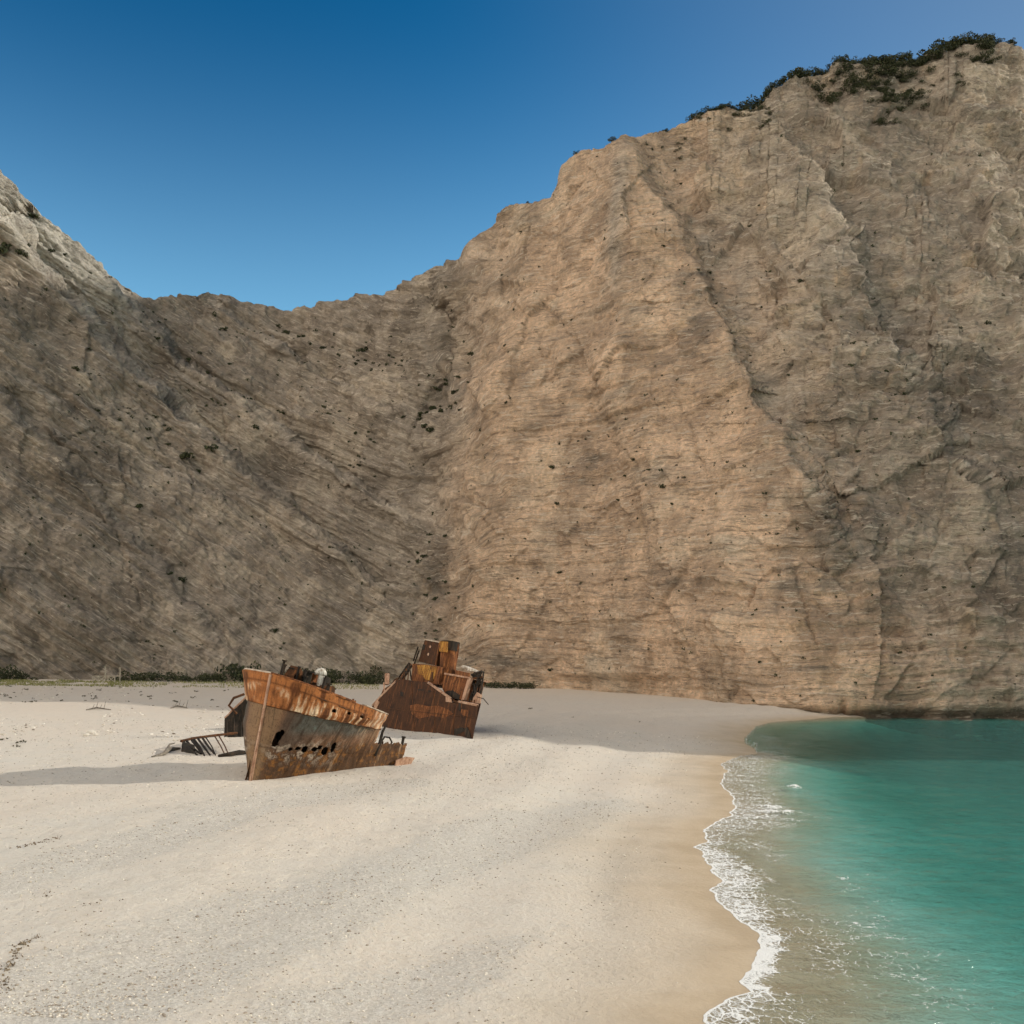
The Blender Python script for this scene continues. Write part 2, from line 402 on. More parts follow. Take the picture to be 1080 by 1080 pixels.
# the corner gully where the grey wall meets the tan wall
crn = line_c([(448,300),(478,345),(486,380),(462,420),(446,470),(455,530),(487,600),(505,660),(520,720)], R)
t = C - crn + 9 * perlin(C * 0.02, R * 0.03, 0.3, 101)
Y = Y + 5.5 * np.exp(-(t / 13) ** 2) * win(R, 300, 520, 50) - 4.0 * sstep(-20, 50, t) * sstep(170, 60, t) * win(R, 300, 620, 60)
# the tan buttress and the grey chute to its right
rdg = line_c([(640,120),(657,150),(690,200),(722,255),(745,305),(772,360),(802,420),(850,500),(890,580),(930,680)], R)
jr = 10 * fbm(C * 0.02, R * 0.02, 0.8, 5, 102, 0.6) + 5 * layers_1d(R, 16, 98)
t = C - rdg + jr
Y = Y + 4.0 * sstep(-4, 9, t) * np.exp(-np.maximum(t - 14, 0) / 55.0) * win(R, 150, 560, 60) - 4.5 * np.exp(-(t / 60) ** 2) * sstep(25, -5, t) * win(R, 140, 560, 60)
# second rib
rdg2 = line_c([(830,120),(862,205),(885,250),(912,300),(940,350),(965,400),(1000,470),(1060,560)], R)
t2 = C - rdg2 + 12 * fbm(C * 0.02, R * 0.02, 1.8, 5, 103, 0.6) + 5 * layers_1d(R, 19, 97)
Y = Y + 3.6 * sstep(-4, 10, t2) * np.exp(-np.maximum(t2 - 16, 0) / 60.0) * win(R, 200, 540, 60) - 3.0 * np.exp(-(t2 / 50) ** 2) * sstep(25, -5, t2) * win(R, 170, 540, 60)
# faint edge in the tan wall and the rounded foot bulge
rdg3 = line_c([(590,190),(600,300),(640,420),(690,560),(700,640),(730,700),(762,752)], R)
t3 = C - rdg3 + 6 * perlin(C * 0.03, R * 0.02, 2.8, 104)
Y = Y + 2.6 * sstep(6, -10, t3) * np.exp(-np.maximum(-t3 - 10, 0) / 70.0) * win(R, 230, 760, 50)
rdg4 = line_c([(655,150),(662,260),(650,380),(655,480)], R); t4 = C - rdg4
Y = Y - 3.0 * np.exp(-(t4 / 26) ** 2) * win(R, 150, 420, 70)
# left wall: big ribs running down to the right
for (p, amp, wd) in (([(0,230),(60,300),(150,400),(260,500),(400,620)], 7, 26), ([(120,300),(190,380),(300,460),(450,560)], 6, 22), ([(0,420),(80,500),(170,600),(240,700)], 2.5, 24), ([(215,310),(300,370),(420,440)], 4, 16)):
    tl = C - line_c(p, R) + 10 * perlin(C * 0.02, R * 0.02, amp * 1.7, 105)
    Y = Y + amp * (sstep(-4, wd * 0.5, tl) * np.exp(-np.maximum(tl - wd * 0.5, 0) / (2.2 * wd)) - 0.6 * np.exp(-(tl / wd) ** 2) * sstep(6, -6, tl)) * sstep(-20, 0, R - p[0][1]) * sstep(20, -60, R - p[-1][1]) * left
X = (C - 540) / F * Y
Z = HC + (RH - R) * Y / F

def normals(X, Y, Z):
    P = np.stack([X, Y, Z], -1)
    du = np.gradient(P, axis=1); dv = np.gradient(P, axis=0)
    n = np.cross(du, dv)
    return n / np.maximum(np.linalg.norm(n, axis=-1, keepdims=True), 1e-9)
N = normals(X, Y, Z)
if N[NRr // 2, NCc // 2, 1] > 0: N = -N
# strata: beds lie flat in the tan wall and dip to the right in the grey wall
warp = 3.0 * fbm(X * 0.02, Y * 0.02, Z * 0.02, 3, 111)
bed = Z + warp + left * (0.62 * X + 0.1 * Y) + (1 - left) * (0.03 * X)
def layers(b, per, seed):
    """ledges: each bed keeps one random set-back, with a soft step between beds"""
    r = np.random.default_rng(seed).random(4096) * 2 - 1
    t = b / per + 1000.0; i = np.floor(t).astype(int); f = t - i
    a, c2 = r[i % 4096], r[(i + 1) % 4096]
    return a + (c2 - a) * sstep(0.72, 1.0, f)
wl = 0.6 * fbm(X * 0.10, Y * 0.10, Z * 0.10, 2, 117)
st1, st2, st3 = layers(bed + wl, 6.5, 1), layers(bed + wl, 2.2, 2), layers(bed + 1.3 * wl, 0.9, 3)
stm = np.clip(0.55 + 1.2 * fbm(X * 0.03, Y * 0.03, Z * 0.05, 3, 119), 0.12, 1.2)
flute = fbm(X * 0.055, Y * 0.055, Z * 0.012, 4, 121)
chunk = fbm(X * 0.09, Y * 0.09, Z * 0.09, 5, 131, 0.55)
rid = fbm(X * 0.05, Y * 0.05, Z * 0.05, 4, 141, 0.5, True)
dipn = fbm((X - 1.6 * Z) * 0.02, Y * 0.05, (Z + 0.62 * X) * 0.11, 4, 151, 0.55)
fine = fbm(X * 0.5, Y * 0.5, Z * 0.6, 3, 161, 0.6)
rightgrey = sstep(0, 60, C - interp(R, [(150,680),(300,745),(420,800),(520,820),(640,850),(760,900)]) + 40 * chunk)
rough_amt = 0.5 + 0.5 * rightgrey
facet = fbm(X * 0.035, Y * 0.035, Z * 0.028, 5, 171, 0.55, True) - 0.35
blocks = layers(X * 0.8 + Y * 0.45 + 4 * chunk + 0.15 * Z, 5.0, 7) * layers(bed + wl, 9.0, 8)
pill = fbm(X * 0.16, Y * 0.16, Z * 0.02, 3, 175)
D = (1 - left) * ((0.62 + 0.45 * rightgrey) * (2.2 * flute + 2.6 * facet + 0.8 * blocks + 0.7 * pill) + rough_amt * (1.25 * st1 + 0.95 * st2 + 0.5 * st3) * stm + rough_amt * 2.6 * chunk + 0.6 * fine * (0.6 + rightgrey))
D = D + left * (2.4 * flute + 2.6 * facet + 0.9 * blocks + (1.4 * st1 + 1.3 * st2 + 0.7 * st3) * stm + 3.4 * dipn + 3.4 * chunk + 0.75 * fine)
def facets(x, y, z, per, seed):
    """broken rock: every block of stone ends in a flat face with its own tilt"""
    x, y, z = x / per, y / per, z / per
    xi, yi, zi = np.floor(x).astype(np.int64), np.floor(y).astype(np.int64), np.floor(z).astype(np.int64)
    def hsh(a, b, c, k):
        h = (a * 73856093) ^ (b * 19349663) ^ (c * 83492791) ^ ((seed * 31 + k) * 2654435761)
        h = (h ^ (h >> 13)) * 1274126177; h = h ^ (h >> 16)
        return ((h & 0xFFFF).astype(np.float32)) / 65535.0
    best = np.full(x.shape, 9.0, np.float32); val = np.zeros(x.shape, np.float32); idc = np.zeros(x.shape, np.float32)
    for dx in (-1, 0, 1):
        for dy in (-1, 0, 1):
            for dz in (-1, 0, 1):
                a, b, c = xi + dx, yi + dy, zi + dz
                qx, qy, qz = x - (a + hsh(a, b, c, 1)), y - (b + hsh(a, b, c, 2)), z - (c + hsh(a, b, c, 3))
                d = qx * qx + qy * qy + qz * qz
                k = d < best
                best = np.where(k, d, best)
                val = np.where(k, qx * (hsh(a, b, c, 4) - .5) + qy * (hsh(a, b, c, 5) - .5) + qz * (hsh(a, b, c, 6) - .5) + 0.35 * (hsh(a, b, c, 7) - 0.5), val)
                idc = np.where(k, hsh(a, b, c, 8), idc)
    return val * per, idc
fwx, fwy, fwz = X + 3 * chunk + wl, Y, Z + 1.5 * flute
fa, ida = facets(fwx, fwy, 0.75 * (fwz + left * 0.62 * fwx), 17.0, 11)
fb, idb = facets(fwx, fwy, 1.15 * (fwz + left * 0.62 * fwx), 6.0, 12)
D = D + ((0.13 + 0.12 * rightgrey - 0.02 * left) * fa + (0.18 + 0.14 * rightgrey) * fb) * (0.45 + 0.55 * sstep(1.0, 0.9, Vp))
D = D * (0.35 + 0.65 * sstep(0.0, 0.04, Vp))
# joints: long open cracks in the face
cw, rw = C + 14 * fbm(C * 0.03, R * 0.03, 0.3, 5, 181, 0.65), R + 14 * fbm(C * 0.03, R * 0.03, 4.3, 4, 185, 0.6)
joint = np.zeros_like(C)
for pts, wd, dp in (([(575, 318), (598, 342), (614, 368)], 1.6, 1.0), ([(655, 470), (690, 520), (702, 600)], 1.3, 0.8), ([(690, 630), (735, 690), (765, 750)], 2.0, 1.4), ([(752, 660), (764, 700), (768, 745)], 1.8, 1.2), ([(560, 225), (556, 260), (548, 300)], 1.4, 0.9),
                    ([(590, 222), (640, 220), (690, 228)], 1.3, 0.9), ([(520, 250), (560, 246), (610, 250)], 1.2, 0.8), ([(450, 340), (470, 420), (455, 520)], 2.2, 1.2), ([(600, 540), (640, 600), (650, 690)], 1.3, 0.7), ([(470, 300), (500, 330), (490, 400)], 1.4, 0.9), ([(705, 330), (720, 420), (742, 500)], 1.3, 0.8),
                    ([(810, 160), (850, 175), (905, 172)], 1.5, 1.0), ([(800, 395), (880, 385), (960, 398), (1080, 392)], 1.5, 0.9), ([(850, 470), (940, 462), (1080, 480)], 1.5, 0.9), ([(560, 620), (640, 612), (740, 622)], 1.2, 0.6), ([(520, 470), (590, 462), (680, 470)], 1.2, 0.6), ([(780, 560), (840, 600), (860, 680)], 1.4, 0.8), ([(1000, 520), (980, 600), (1010, 690)], 1.4, 0.8),
                    ([(60, 470), (120, 560), (150, 640)], 2.0, 1.2), ([(190, 480), (205, 520), (200, 570)], 1.8, 1.2), ([(150, 340), (215, 400), (250, 470)], 1.8, 1.2), ([(250, 500), (300, 560), (330, 600)], 1.6, 0.9), ([(20, 560), (90, 640), (110, 700)], 1.6, 0.9), ([(330, 420), (380, 470), (440, 500)], 1.5, 0.8)):
    dj = np.full(C.shape, 99.0)
    x0, x1 = min(q[0] for q in pts) - 22, max(q[0] for q in pts) + 22
    j0, j1 = np.searchsorted(cc, [x0, x1]); dj[:, j0:j1] = polydist(cw[:, j0:j1], rw[:, j0:j1], pts)
    g_ = np.exp(-(dj / wd) ** 2); D = D - 0.6 * dp * g_ * (0.4 + 0.9 * np.clip(0.5 + chunk * 2, 0, 1)); joint = np.maximum(joint, g_)
# undercut notch at the waterline of the tan wall and a few little caves
D = D - 3.6 * win(R, 714, 742, 5) * sstep(540, 600, C) * sstep(745, 690, C) * (0.6 + chunk)
hf = Z + 0.5 * chunk
D = D - 2.4 * np.exp(-((hf - 0.7) / 0.9) ** 2) * sstep(740, 800, C)
for (cx, zz, sx, dp) in ((889, 1.2, 4.0, 2.6), (905, .8, 7, 1.2), (1010, 1.0, 9, 1.4), (1050, .8, 12, 1.6), (960, .8, 8, 1.0)):
    D = D - dp * np.exp(-((C - cx) / sx) ** 2 - ((Z - zz) / 1.6) ** 2)
CX, CY, CZ = X + N[..., 0] * D, Y + N[..., 1] * D, Z + N[..., 2] * D
NC = normals(CX, CY, CZ)
if NC[NRr // 2, NCc // 2, 1] > 0: NC = -NC
# the land behind the crest (rows appended to the same sheet)
bx, by, bz = [CX], [CY], [CZ]
for dy, dz in ((3, -0.4), (9, -0.5), (20, 2), (45, 8)):
    yy = CY[-1] + dy
    lim = HC + (CZ[-1] - HC) * yy / CY[-1] - 1.0 - 0.06 * dy
    zz = lim - 1.0 + 0.0 * dz
    bx.append((CX[-1] * yy / CY[-1])[None]); by.append(yy[None]); bz.append(zz[None])
PX, PY, PZ = np.concatenate(bx), np.concatenate(by), np.concatenate(bz)

# rock colour: weathering, lichen and ochre staining, with a sunlit crest band painted in
def L3(a, b, t): return np.asarray(a)[None, None] * (1 - t[..., None]) + np.asarray(b)[None, None] * t[..., None]
n1 = fbm(X * 0.03, Y * 0.03, Z * 0.03, 4, 201); n2 = fbm(X * 0.12, Y * 0.12, Z * 0.12, 5, 211, 0.6); n3 = fbm(X * 0.25, Y * 0.25, Z * 0.05, 4, 221)
bandn = fbm(X * 0.012, Y * 0.012, bed * 0.45, 4, 231, 0.6)
ochre = sstep(430, 500, C + 0.1 * (R - 450)) * sstep(120, -60, C - line_c([(700,120),(730,255),(790,360),(820,470),(860,560),(900,680),(930,760)], R) + 90 * n1)
ochre = np.clip(ochre + 0.35 * (1 - left) * sstep(560, 700, R) * (0.6 + n1), 0, 1)
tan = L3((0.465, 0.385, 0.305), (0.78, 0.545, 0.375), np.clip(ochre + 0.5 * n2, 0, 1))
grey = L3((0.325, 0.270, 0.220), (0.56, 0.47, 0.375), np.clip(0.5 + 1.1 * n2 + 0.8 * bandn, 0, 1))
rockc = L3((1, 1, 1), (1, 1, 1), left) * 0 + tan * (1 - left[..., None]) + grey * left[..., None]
pale = np.clip(0.9 * bandn + 0.9 * n2 - 0.1, 0, 0.7)[..., None]
rockc = rockc * (1 - pale) + np.array((0.70, 0.59, 0.46)) * pale
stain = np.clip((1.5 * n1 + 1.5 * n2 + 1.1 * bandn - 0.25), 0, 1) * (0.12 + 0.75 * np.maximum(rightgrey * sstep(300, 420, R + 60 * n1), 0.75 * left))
tone_ = (0.90 + 0.20 * ida) * (0.92 + 0.16 * idb)
rockc = rockc * tone_[..., None]
fresh = (sstep(0.86, 0.90, ida) * 0.45 + sstep(0.92, 0.95, idb) * 0.4)[..., None] * np.clip(0.7 + n2, 0, 1)[..., None]
rockc = rockc * (1 - fresh) + np.array((0.70, 0.57, 0.43)) * fresh
spots = np.zeros_like(C)
for cx, cy, sx_, sy_, a_ in ((890, 580, 45, 60, .9), (930, 620, 40, 30, .7), (1060, 610, 35, 70, .9), (1030, 430, 60, 45, .7), (860, 440, 40, 25, .6), (720, 610, 35, 16, .6), (628, 485, 20, 18, .7), (900, 480, 60, 18, .5), (640, 235, 20, 14, .3), (470, 400, 20, 45, .8), (450, 610, 25, 60, .6), (830, 610, 20, 30, .5),
                             (70, 500, 45, 45, .7), (290, 500, 35, 30, .8), (190, 380, 40, 50, .5), (30, 330, 40, 50, .6), (110, 640, 60, 40, .5), (370, 560, 40, 40, .4), (540, 700, 30, 20, .5), (960, 150, 40, 25, .5), (740, 320, 25, 60, .5), (905, 320, 20, 60, .5), (970, 480, 50, 20, .6)):
    spots = np.maximum(spots, a_ * np.exp(-((C - cx) / sx_) ** 2 - ((R - cy) / sy_) ** 2))
stain = np.maximum(stain, np.clip(spots * (0.75 + 2.2 * n2 + 1.4 * bandn + 1.0 * fine), 0, 1))
stain = np.clip(stain, 0, 0.75)[..., None]
rockc = rockc * (1 - stain) + np.array((0.19, 0.16, 0.13)) * stain
och2 = np.clip(1.6 * n3 - 0.25, 0, 0.6)[..., None] * (1 - 0.7 * left[..., None])
rockc = rockc * (1 - och2) + np.array((0.66, 0.46, 0.29)) * och2
crack = np.clip(1 - np.abs(fbm(X * 0.06, Y * 0.06, bed * 0.30, 3, 241)) * 14, 0, 1) * np.clip(0.2 + 2 * n2, 0, 1) * 0.4
rockc = rockc * (1 - crack[..., None]) + np.array((0.10, 0.085, 0.07)) * crack[..., None]
scree = np.maximum(sstep(2, 14, t) * sstep(75, 25, t) * win(R, 190, 600, 60), sstep(2, 12, t2) * sstep(60, 20, t2) * win(R, 210, 560, 60)) * np.clip(0.35 + 1.6 * n2, 0, 0.7)
scree = np.maximum(scree, 0.7 * np.exp(-((C - interp(R, [(155, 656), (260, 652), (330, 648)])) / 8.0) ** 2) * win(R, 160, 310, 30))[..., None]
rockc = rockc * (1 - scree) + np.array((0.47, 0.41, 0.34)) * scree
jn = (0.30 * joint * np.clip(0.6 + 2 * n2, 0, 1))[..., None]; rockc = rockc * (1 - jn) + np.array((0.13, 0.105, 0.08)) * jn
# wet dark band at the waterline
wl2 = (sstep(2.4, 0.9, Z + 1.4 * n2) * sstep(745, 800, C))[..., None] * 0.8
rockc = rockc * (1 - wl2) + np.array((0.07, 0.06, 0.045)) * wl2
crest_lit = (left * sstep(0.84, 0.93, Vp + 0.05 * n2) * 0.8 * sstep(150, 110, C))[..., None]  # sunlight on the left crest painted in as paler rock
rockc = rockc * (1 - crest_lit) + np.array((0.70, 0.66, 0.58)) * crest_lit
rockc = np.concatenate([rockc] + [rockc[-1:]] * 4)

m = NT('cliff_rock'); v = m.coord()
base = m.attr('rock', 'Color')
sp = m.n('SeparateXYZ', {0: v})
bv = m.n('CombineXYZ', {0: m.math('MULTIPLY', sp.outputs[0], 0.10), 1: m.math('MULTIPLY', sp.outputs[1], 0.10), 2: m.attr('bed')}).outputs[0]
r0 = m.noise(v, 0.10, 9, 0.68, 0.4); r1 = m.noise(v, 1.1, 5, 0.7, 0.2); r2 = m.noise(bv, 0.55, 6, 0.72); r3 = m.voro(m.mapv(v, (1, 1, 1.5)), 0.45, 'DISTANCE_TO_EDGE')
bv2 = m.n('CombineXYZ', {0: m.math('MULTIPLY', sp.outputs[0], 0.22), 1: m.math('MULTIPLY', sp.outputs[1], 0.22), 2: m.math('MULTIPLY', m.attr('bed'), 1.9)}).outputs[0]
r5 = m.noise(bv2, 1.0, 5, 0.75); r4 = m.noise(v, 2.2, 4, 0.8)
c = m.mix(m.rmap(r0, 0.34, 0.66), m.mix(1.0, base, (0.66, 0.645, 0.63), 'MULTIPLY'), m.mix(1.0, base, (1.20, 1.19, 1.17), 'MULTIPLY'))
c = m.mix(m.rmap(r1, 0.42, 0.62, 0.32, 0.0), c, (0.17, 0.145, 0.12))
c = m.mix(m.rmap(r2, 0.55, 0.64, 0, 0.42), c, (0.19, 0.16, 0.13))
c = m.mix(m.rmap(r5, 0.565, 0.595, 0, 0.55), c, (0.17, 0.14, 0.115))
c = m.mix(m.rmap(r5, 0.43, 0.39, 0, 0.50), c, (0.76, 0.65, 0.53))
c = m.mix(m.rmap(r4, 0.60, 0.66, 0, 0.55), c, (0.12, 0.10, 0.085))
c = m.mix(m.rmap(r4, 0.40, 0.34, 0, 0.45), c, (0.70, 0.61, 0.50))
h = m.math('ADD', m.math('MULTIPLY', r1, 0.8), m.math('MULTIPLY', r2, -1.5))
h = m.math('ADD', h, m.math('ADD', m.math('MULTIPLY', r5, -0.8), m.math('MULTIPLY', r4, -0.35)))
h = m.math('ADD', h, m.math('ADD', m.math('MULTIPLY', m.math('MINIMUM', r3, 0.10), 1.2), m.math('MULTIPLY', r0, 2.0)))
m.principled(c, 0.95, m.bump(h, 1.0, 1.2), 0.15)
MAT_ROCK = m.m
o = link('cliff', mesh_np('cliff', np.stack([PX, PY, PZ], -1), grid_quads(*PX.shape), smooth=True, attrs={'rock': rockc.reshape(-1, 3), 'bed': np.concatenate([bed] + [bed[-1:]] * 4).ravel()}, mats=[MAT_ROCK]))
tag(o, 'tall bedded limestone cliff round the cove', 'cliff', kind='structure')

# unseen mountain behind and to the right, its ridge shaped to cast the shade
hx = axis([(-60, 10), (90, 10), (110, 3), (330, 3), (420, 12), (900, 40)]); hy = axis([(110, 2.5), (330, 3), (480, 8), (900, 40)])
HX, HY = np.meshgrid(hx, hy)
hc = np.clip(540 + F * HX / HY, -260, 1320)
lim = HC + (RH - interp(hc, SKY)) * HY / F - 8
yb = interp(hc, YC) + 44
hill = np.minimum(np.minimum(lim, 60 + 0.62 * (HY - 150) + 0.1 * HX), 250)
hill = np.where(HY > yb, hill, -20.0)
tz = math.tan(SUN_AZ)
off = HY - tz * HX             # the same for every point along one ray of the sun
def x_start(o): return np.maximum(150, 0.592 * o / (1 - 0.592 * tz))
tabr = []
for c_, r_, dz_ in ((800,799,0),(700,794,0),(600,786,0),(500,774,0),(400,765,0),(260,751,0),(80,739,0),(20,733,-6)):
    ex, ey, ez = on_ground(c_, r_); o_ = ey - tz * ex
    tabr.append((o_, max(ez, 0) + (float(x_start(o_)) + 8 - ex) / math.cos(SUN_AZ) * math.tan(SUN_EL) + dz_))
for c_, r_ in ((1150, 803), (1080, 802), (980, 802), (880, 801)):     # on the water
    ey = HC * F / (r_ - RH); ex = (c_ - 540) / F * ey; o_ = ey - tz * ex
    tabr.append((o_, (float(x_start(o_)) + 8 - ex) / math.cos(SUN_AZ) * math.tan(SUN_EL)))
tabr.sort(); tabr = [(tabr[0][0] - 4, -20), (tabr[0][0] - 0.5, tabr[0][1] * 0.9)] + tabr
tabr += [(226, tabr[-1][1]), (238, 212), (250, 235), (290, 248), (316, 262), (335, 266), (420, 280)]
o2 = off + 2.0 * perlin(HX * 0.05, HY * 0.05, 0.2, 305)
ridge = interp(o2, tabr) * (sstep(-2, 8, HX - x_start(off)) * 1.0 - 0.0007 * np.maximum(HX - x_start(off) - 8, 0)) - 25 * sstep(6, -2, HX - x_start(off)) + 0.9 * fbm(HX * 0.06, HY * 0.06, 0.0, 3, 301)
HZ = np.maximum(hill, ridge)
colr = np.broadcast_to(np.array((0.33, 0.265, 0.19)), HX.shape + (3,)).reshape(-1, 3)
o = link('mountain', mesh_np('mountain', np.stack([HX, HY, HZ], -1), grid_quads(*HX.shape), smooth=True, attrs={'rock': colr, 'bed': HZ.ravel()}, mats=[MAT_ROCK]))
tag(o, 'unseen mountain behind the cliff crest, shaped to cast shade', 'mountain', kind='structure')

#@@P2A
print("T rusty steel", round(time.time() - T0, 1))
# ------------------------------------------------------------------ rusty steel
def rust(name, dark, mid, lite, pale=None, sc=1.0, streak=0.5, attr=None, bump=0.05):
    m = NT(name); v = m.coord()
    a = m.noise(v, 0.9 * sc, 6, 0.7, 0.4); b = m.noise(m.mapv(v, (3.2, 3.2, 0.45)), 1.0 * sc, 5, 0.65, 0.3); d = m.noise(v, 6.0 * sc, 5, 0.75)
    f = m.math('ADD', m.math('MULTIPLY', a, 1 - streak), m.math('MULTIPLY', b, streak))
    if attr:
        c = m.attr(attr, 'Color')
        c = m.mix(m.rmap(f, 0.45, 0.66, 0.0, 0.35), c, m.mix(1.0, c, (1.5, 1.4, 1.3), 'MULTIPLY'))
        c = m.mix(m.rmap(f, 0.50, 0.34, 0.0, 0.65), c, dark)
    else:
        c = m.mix(m.rmap(f, 0.36, 0.56), dark, mid)
        c = m.mix(m.rmap(b, 0.52, 0.66), c, lite)
    if pale is not None: c = m.mix(m.rmap(d, 0.56, 0.70, 0, 0.8), c, pale)
    c = m.mix(m.rmap(d, 0.50, 0.34, 0, 0.6), c, dark)
    h = m.math('ADD', a, m.math('MULTIPLY', d, 0.5))
    m.principled(c, 0.85, m.bump(h, 0.9, bump), 0.2)
    return m.m
M_DARK = rust('rust_dark', (0.030, 0.015, 0.008), (0.085, 0.035, 0.014), (0.17, 0.065, 0.022))
M_SIDE = rust('rust_shell', (0.028, 0.013, 0.008), (0.058, 0.024, 0.011), (0.125, 0.046, 0.016), None, 0.7, 0.18)
M_ORNG = rust('rust_orange', (0.045, 0.018, 0.008), (0.15, 0.052, 0.018), (0.27, 0.105, 0.035))
M_YELL = rust('flaking_yellow', (0.07, 0.028, 0.012), (0.30, 0.13, 0.025), (0.48, 0.26, 0.06), None, 1.6, 0.4)
M_PINK = rust('rust_bleached_sunlit', (0.22, 0.11, 0.065), (0.40, 0.24, 0.16), (0.52, 0.36, 0.26), None, 1.2, 0.3)  # pale rust, also laid on faces where sunlight is painted in
M_RAIL = rust('pale_edge', (0.20, 0.13, 0.09), (0.48, 0.39, 0.30), (0.62, 0.54, 0.44), None, 2.0, 0.3)
M_BLACK = rust('black_steel', (0.012, 0.010, 0.008), (0.030, 0.022, 0.016), (0.06, 0.038, 0.024))
M_WHITE = rust('flaking_white', (0.20, 0.15, 0.11), (0.58, 0.54, 0.47), (0.70, 0.66, 0.60), None, 2.0, 0.2)
M_WOOD = rust('grey_wood', (0.09, 0.075, 0.06), (0.20, 0.17, 0.135), (0.30, 0.26, 0.21), None, 2.0, 0.3)
M_PALEWOOD = rust('bleached_wood', (0.26, 0.22, 0.16), (0.42, 0.37, 0.29), (0.50, 0.45, 0.36), None, 2.0, 0.3)
M_HULL = rust('hull_plating', (0.045, 0.026, 0.015), None, None, None, 1.0, 0.6, 'paint', 0.06)
M_BAND = rust('bulwark_plating', (0.060, 0.022, 0.008), None, None, None, 1.3, 0.75, 'paint', 0.05)

def frame(O, ax, ay, tilt):
    Rt = Matrix.Rotation(tilt, 3, 'Y')
    B = Matrix((Vector((ax[0], ax[1], 0)), Vector((ay[0], ay[1], 0)), Vector((0, 0, 1)))).transposed()
    M = (Rt @ B).to_4x4(); M.translation = Vector(O)
    return M
def to_px(M, P):
    """picture position of local points, used to put the holes of the plating where they are in the photo"""
    P = np.asarray(P, float); A = np.array(M)
    W = P @ A[:3, :3].T + A[:3, 3]
    return 540 + F * W[..., 0] / W[..., 1], RH - F * (W[..., 2] - HC) / W[..., 1]

print("T the bow", round(time.time() - T0, 1))
# ------------------------------------------------------------------ the bow
th = math.radians(66)
xb, yb_, zb = on_ground(264.5, 823)
MB_ = frame((xb, yb_, zb), (math.cos(th), math.sin(th)), (math.sin(th), -math.cos(th)), math.radians(11))
MB_ = MB_ @ Matrix.Scale(0.955, 4)
bow = empty('shipwreck_bow', MB_)
tag(bow, 'rusty broken ship bow with a bright orange bulwark, tilted on the sand', 'shipwreck')
def w_half(a, c):
    a = np.asarray(a, float); c = np.asarray(c, float)
    wb = 5.0 * np.clip(a / 16, 0, 1) ** 0.8
    wt = 4.9 * np.sqrt(np.clip(1 - (1 - np.clip(a / 9, 0, 1)) ** 2, 0, 1))
    f = np.clip(c / 6, 0, 1) ** 1.3
    return wb * (1 - f) + wt * f + 0.16 * np.clip(c - 5.6, 0, 3) * np.clip(a / 0.6, 0, 1)
def w_far(a, c):
    a = np.asarray(a, float); c = np.asarray(c, float)
    wt = 4.9 * np.sqrt(np.clip(1 - (1 - np.clip(a / 9, 0, 1)) ** 2, 0, 1)); wb = 5.0 * np.clip(a / 16, 0, 1) ** 0.8
    f = np.clip((c + 0.6) / 4.5, 0, 1) ** 0.8
    return wb * (1 - f) + wt * f * 1.06 + 0.42 * np.clip(c - 5.6, 0, 3) * np.clip(a / 0.5, 0, 1)
def c_top(a): return 8.5 - 2.1 * np.clip(np.asarray(a, float) / 10, 0, 1.2) ** 0.85
def c_kn(a): return 6.0 - 0.095 * np.asarray(a, float)
def shell(side, a0max, nA, nCc, lo, hi, masker, name, mat, thick, painter):
    t = np.linspace(0, 1, nA) ** 1.25
    a = a0max * t
    u = np.linspace(0, 1, nCc)
    A, U = np.meshgrid(a, u, indexing='ij')
    L_, H_ = lo(A), hi(A)
    Cc = L_ + (H_ - L_) * U
    B = side * (w_half(A, Cc) if side > 0 else w_far(A, Cc))
    dent = (0.14 * fbm(A * 0.6, Cc * 0.6, side * 3.0, 3, 401) + 0.10 * fbm(A * 1.6, Cc * 1.1, side * 3.0, 3, 403) - 0.06 * np.clip(1 - np.abs(np.mod(A, 1.55) - 0.77) / 0.77, 0, 1) ** 0.5) * np.clip(A, 0, 1)
    B = B + dent
    P = np.stack([A, B, Cc], -1)
    px, py = to_px(MB_, P)
    keep = masker(A, Cc, px, py)
    fm = keep[:-1, :-1] & keep[1:, :-1] & keep[:-1, 1:] & keep[1:, 1:]
    q = grid_quads(nA, nCc, fm)
    if side > 0: q = q[:, ::-1]
    used = np.unique(q); re = np.zeros(nA * nCc, int); re[used] = np.arange(len(used))
    col = painter(A, Cc, px, py).reshape(-1, 3)[used]
    o = link(name, mesh_np(name, P.reshape(-1, 3)[used], re[q], smooth=True, attrs={'paint': col}, mats=[mat]), bow)
    sd = o.modifiers.new('plate', 'SOLIDIFY'); sd.thickness = thick; sd.offset = -1
    return o
def mixc(base, colr, f): return base * (1 - f[..., None]) + np.array(colr) * f[..., None]
HOLES = [(290, 783, 3.4, 4.4), (293, 777, 3.6, 5.0), (297, 773, 2.4, 2.6), (314, 789, 2.4, 1.5), (321, 790, 2.8, 2.8), (331, 790, 2.6, 2.0), (342, 792, 2.8, 4.0), (351, 788, 1.9, 4.8), (337, 788, 2, 2), (306, 790, 2, 1.2)]
def hull_mask(A, Cc, px, py):
    n = fbm(A * 1.3, Cc * 1.3, 0.0, 3, 411)
    am = np.where(Cc < 2.4, 15.7 + 0.5 * n, np.where(Cc < 3.8 + 0.35 * n, 14.9 + 0.5 * n, 10.3 + 0.25 * n))
    k = A < am
    j = 0.35 * fbm(px * 0.35, py * 0.35, 0.0, 2, 415)
    for cx, cy, rx, ry in HOLES:
        k &= ((px - cx - (py - cy) * -0.35) / rx) ** 2 + ((py - cy) / ry) ** 2 > 1 + 1.6 * j
    return k
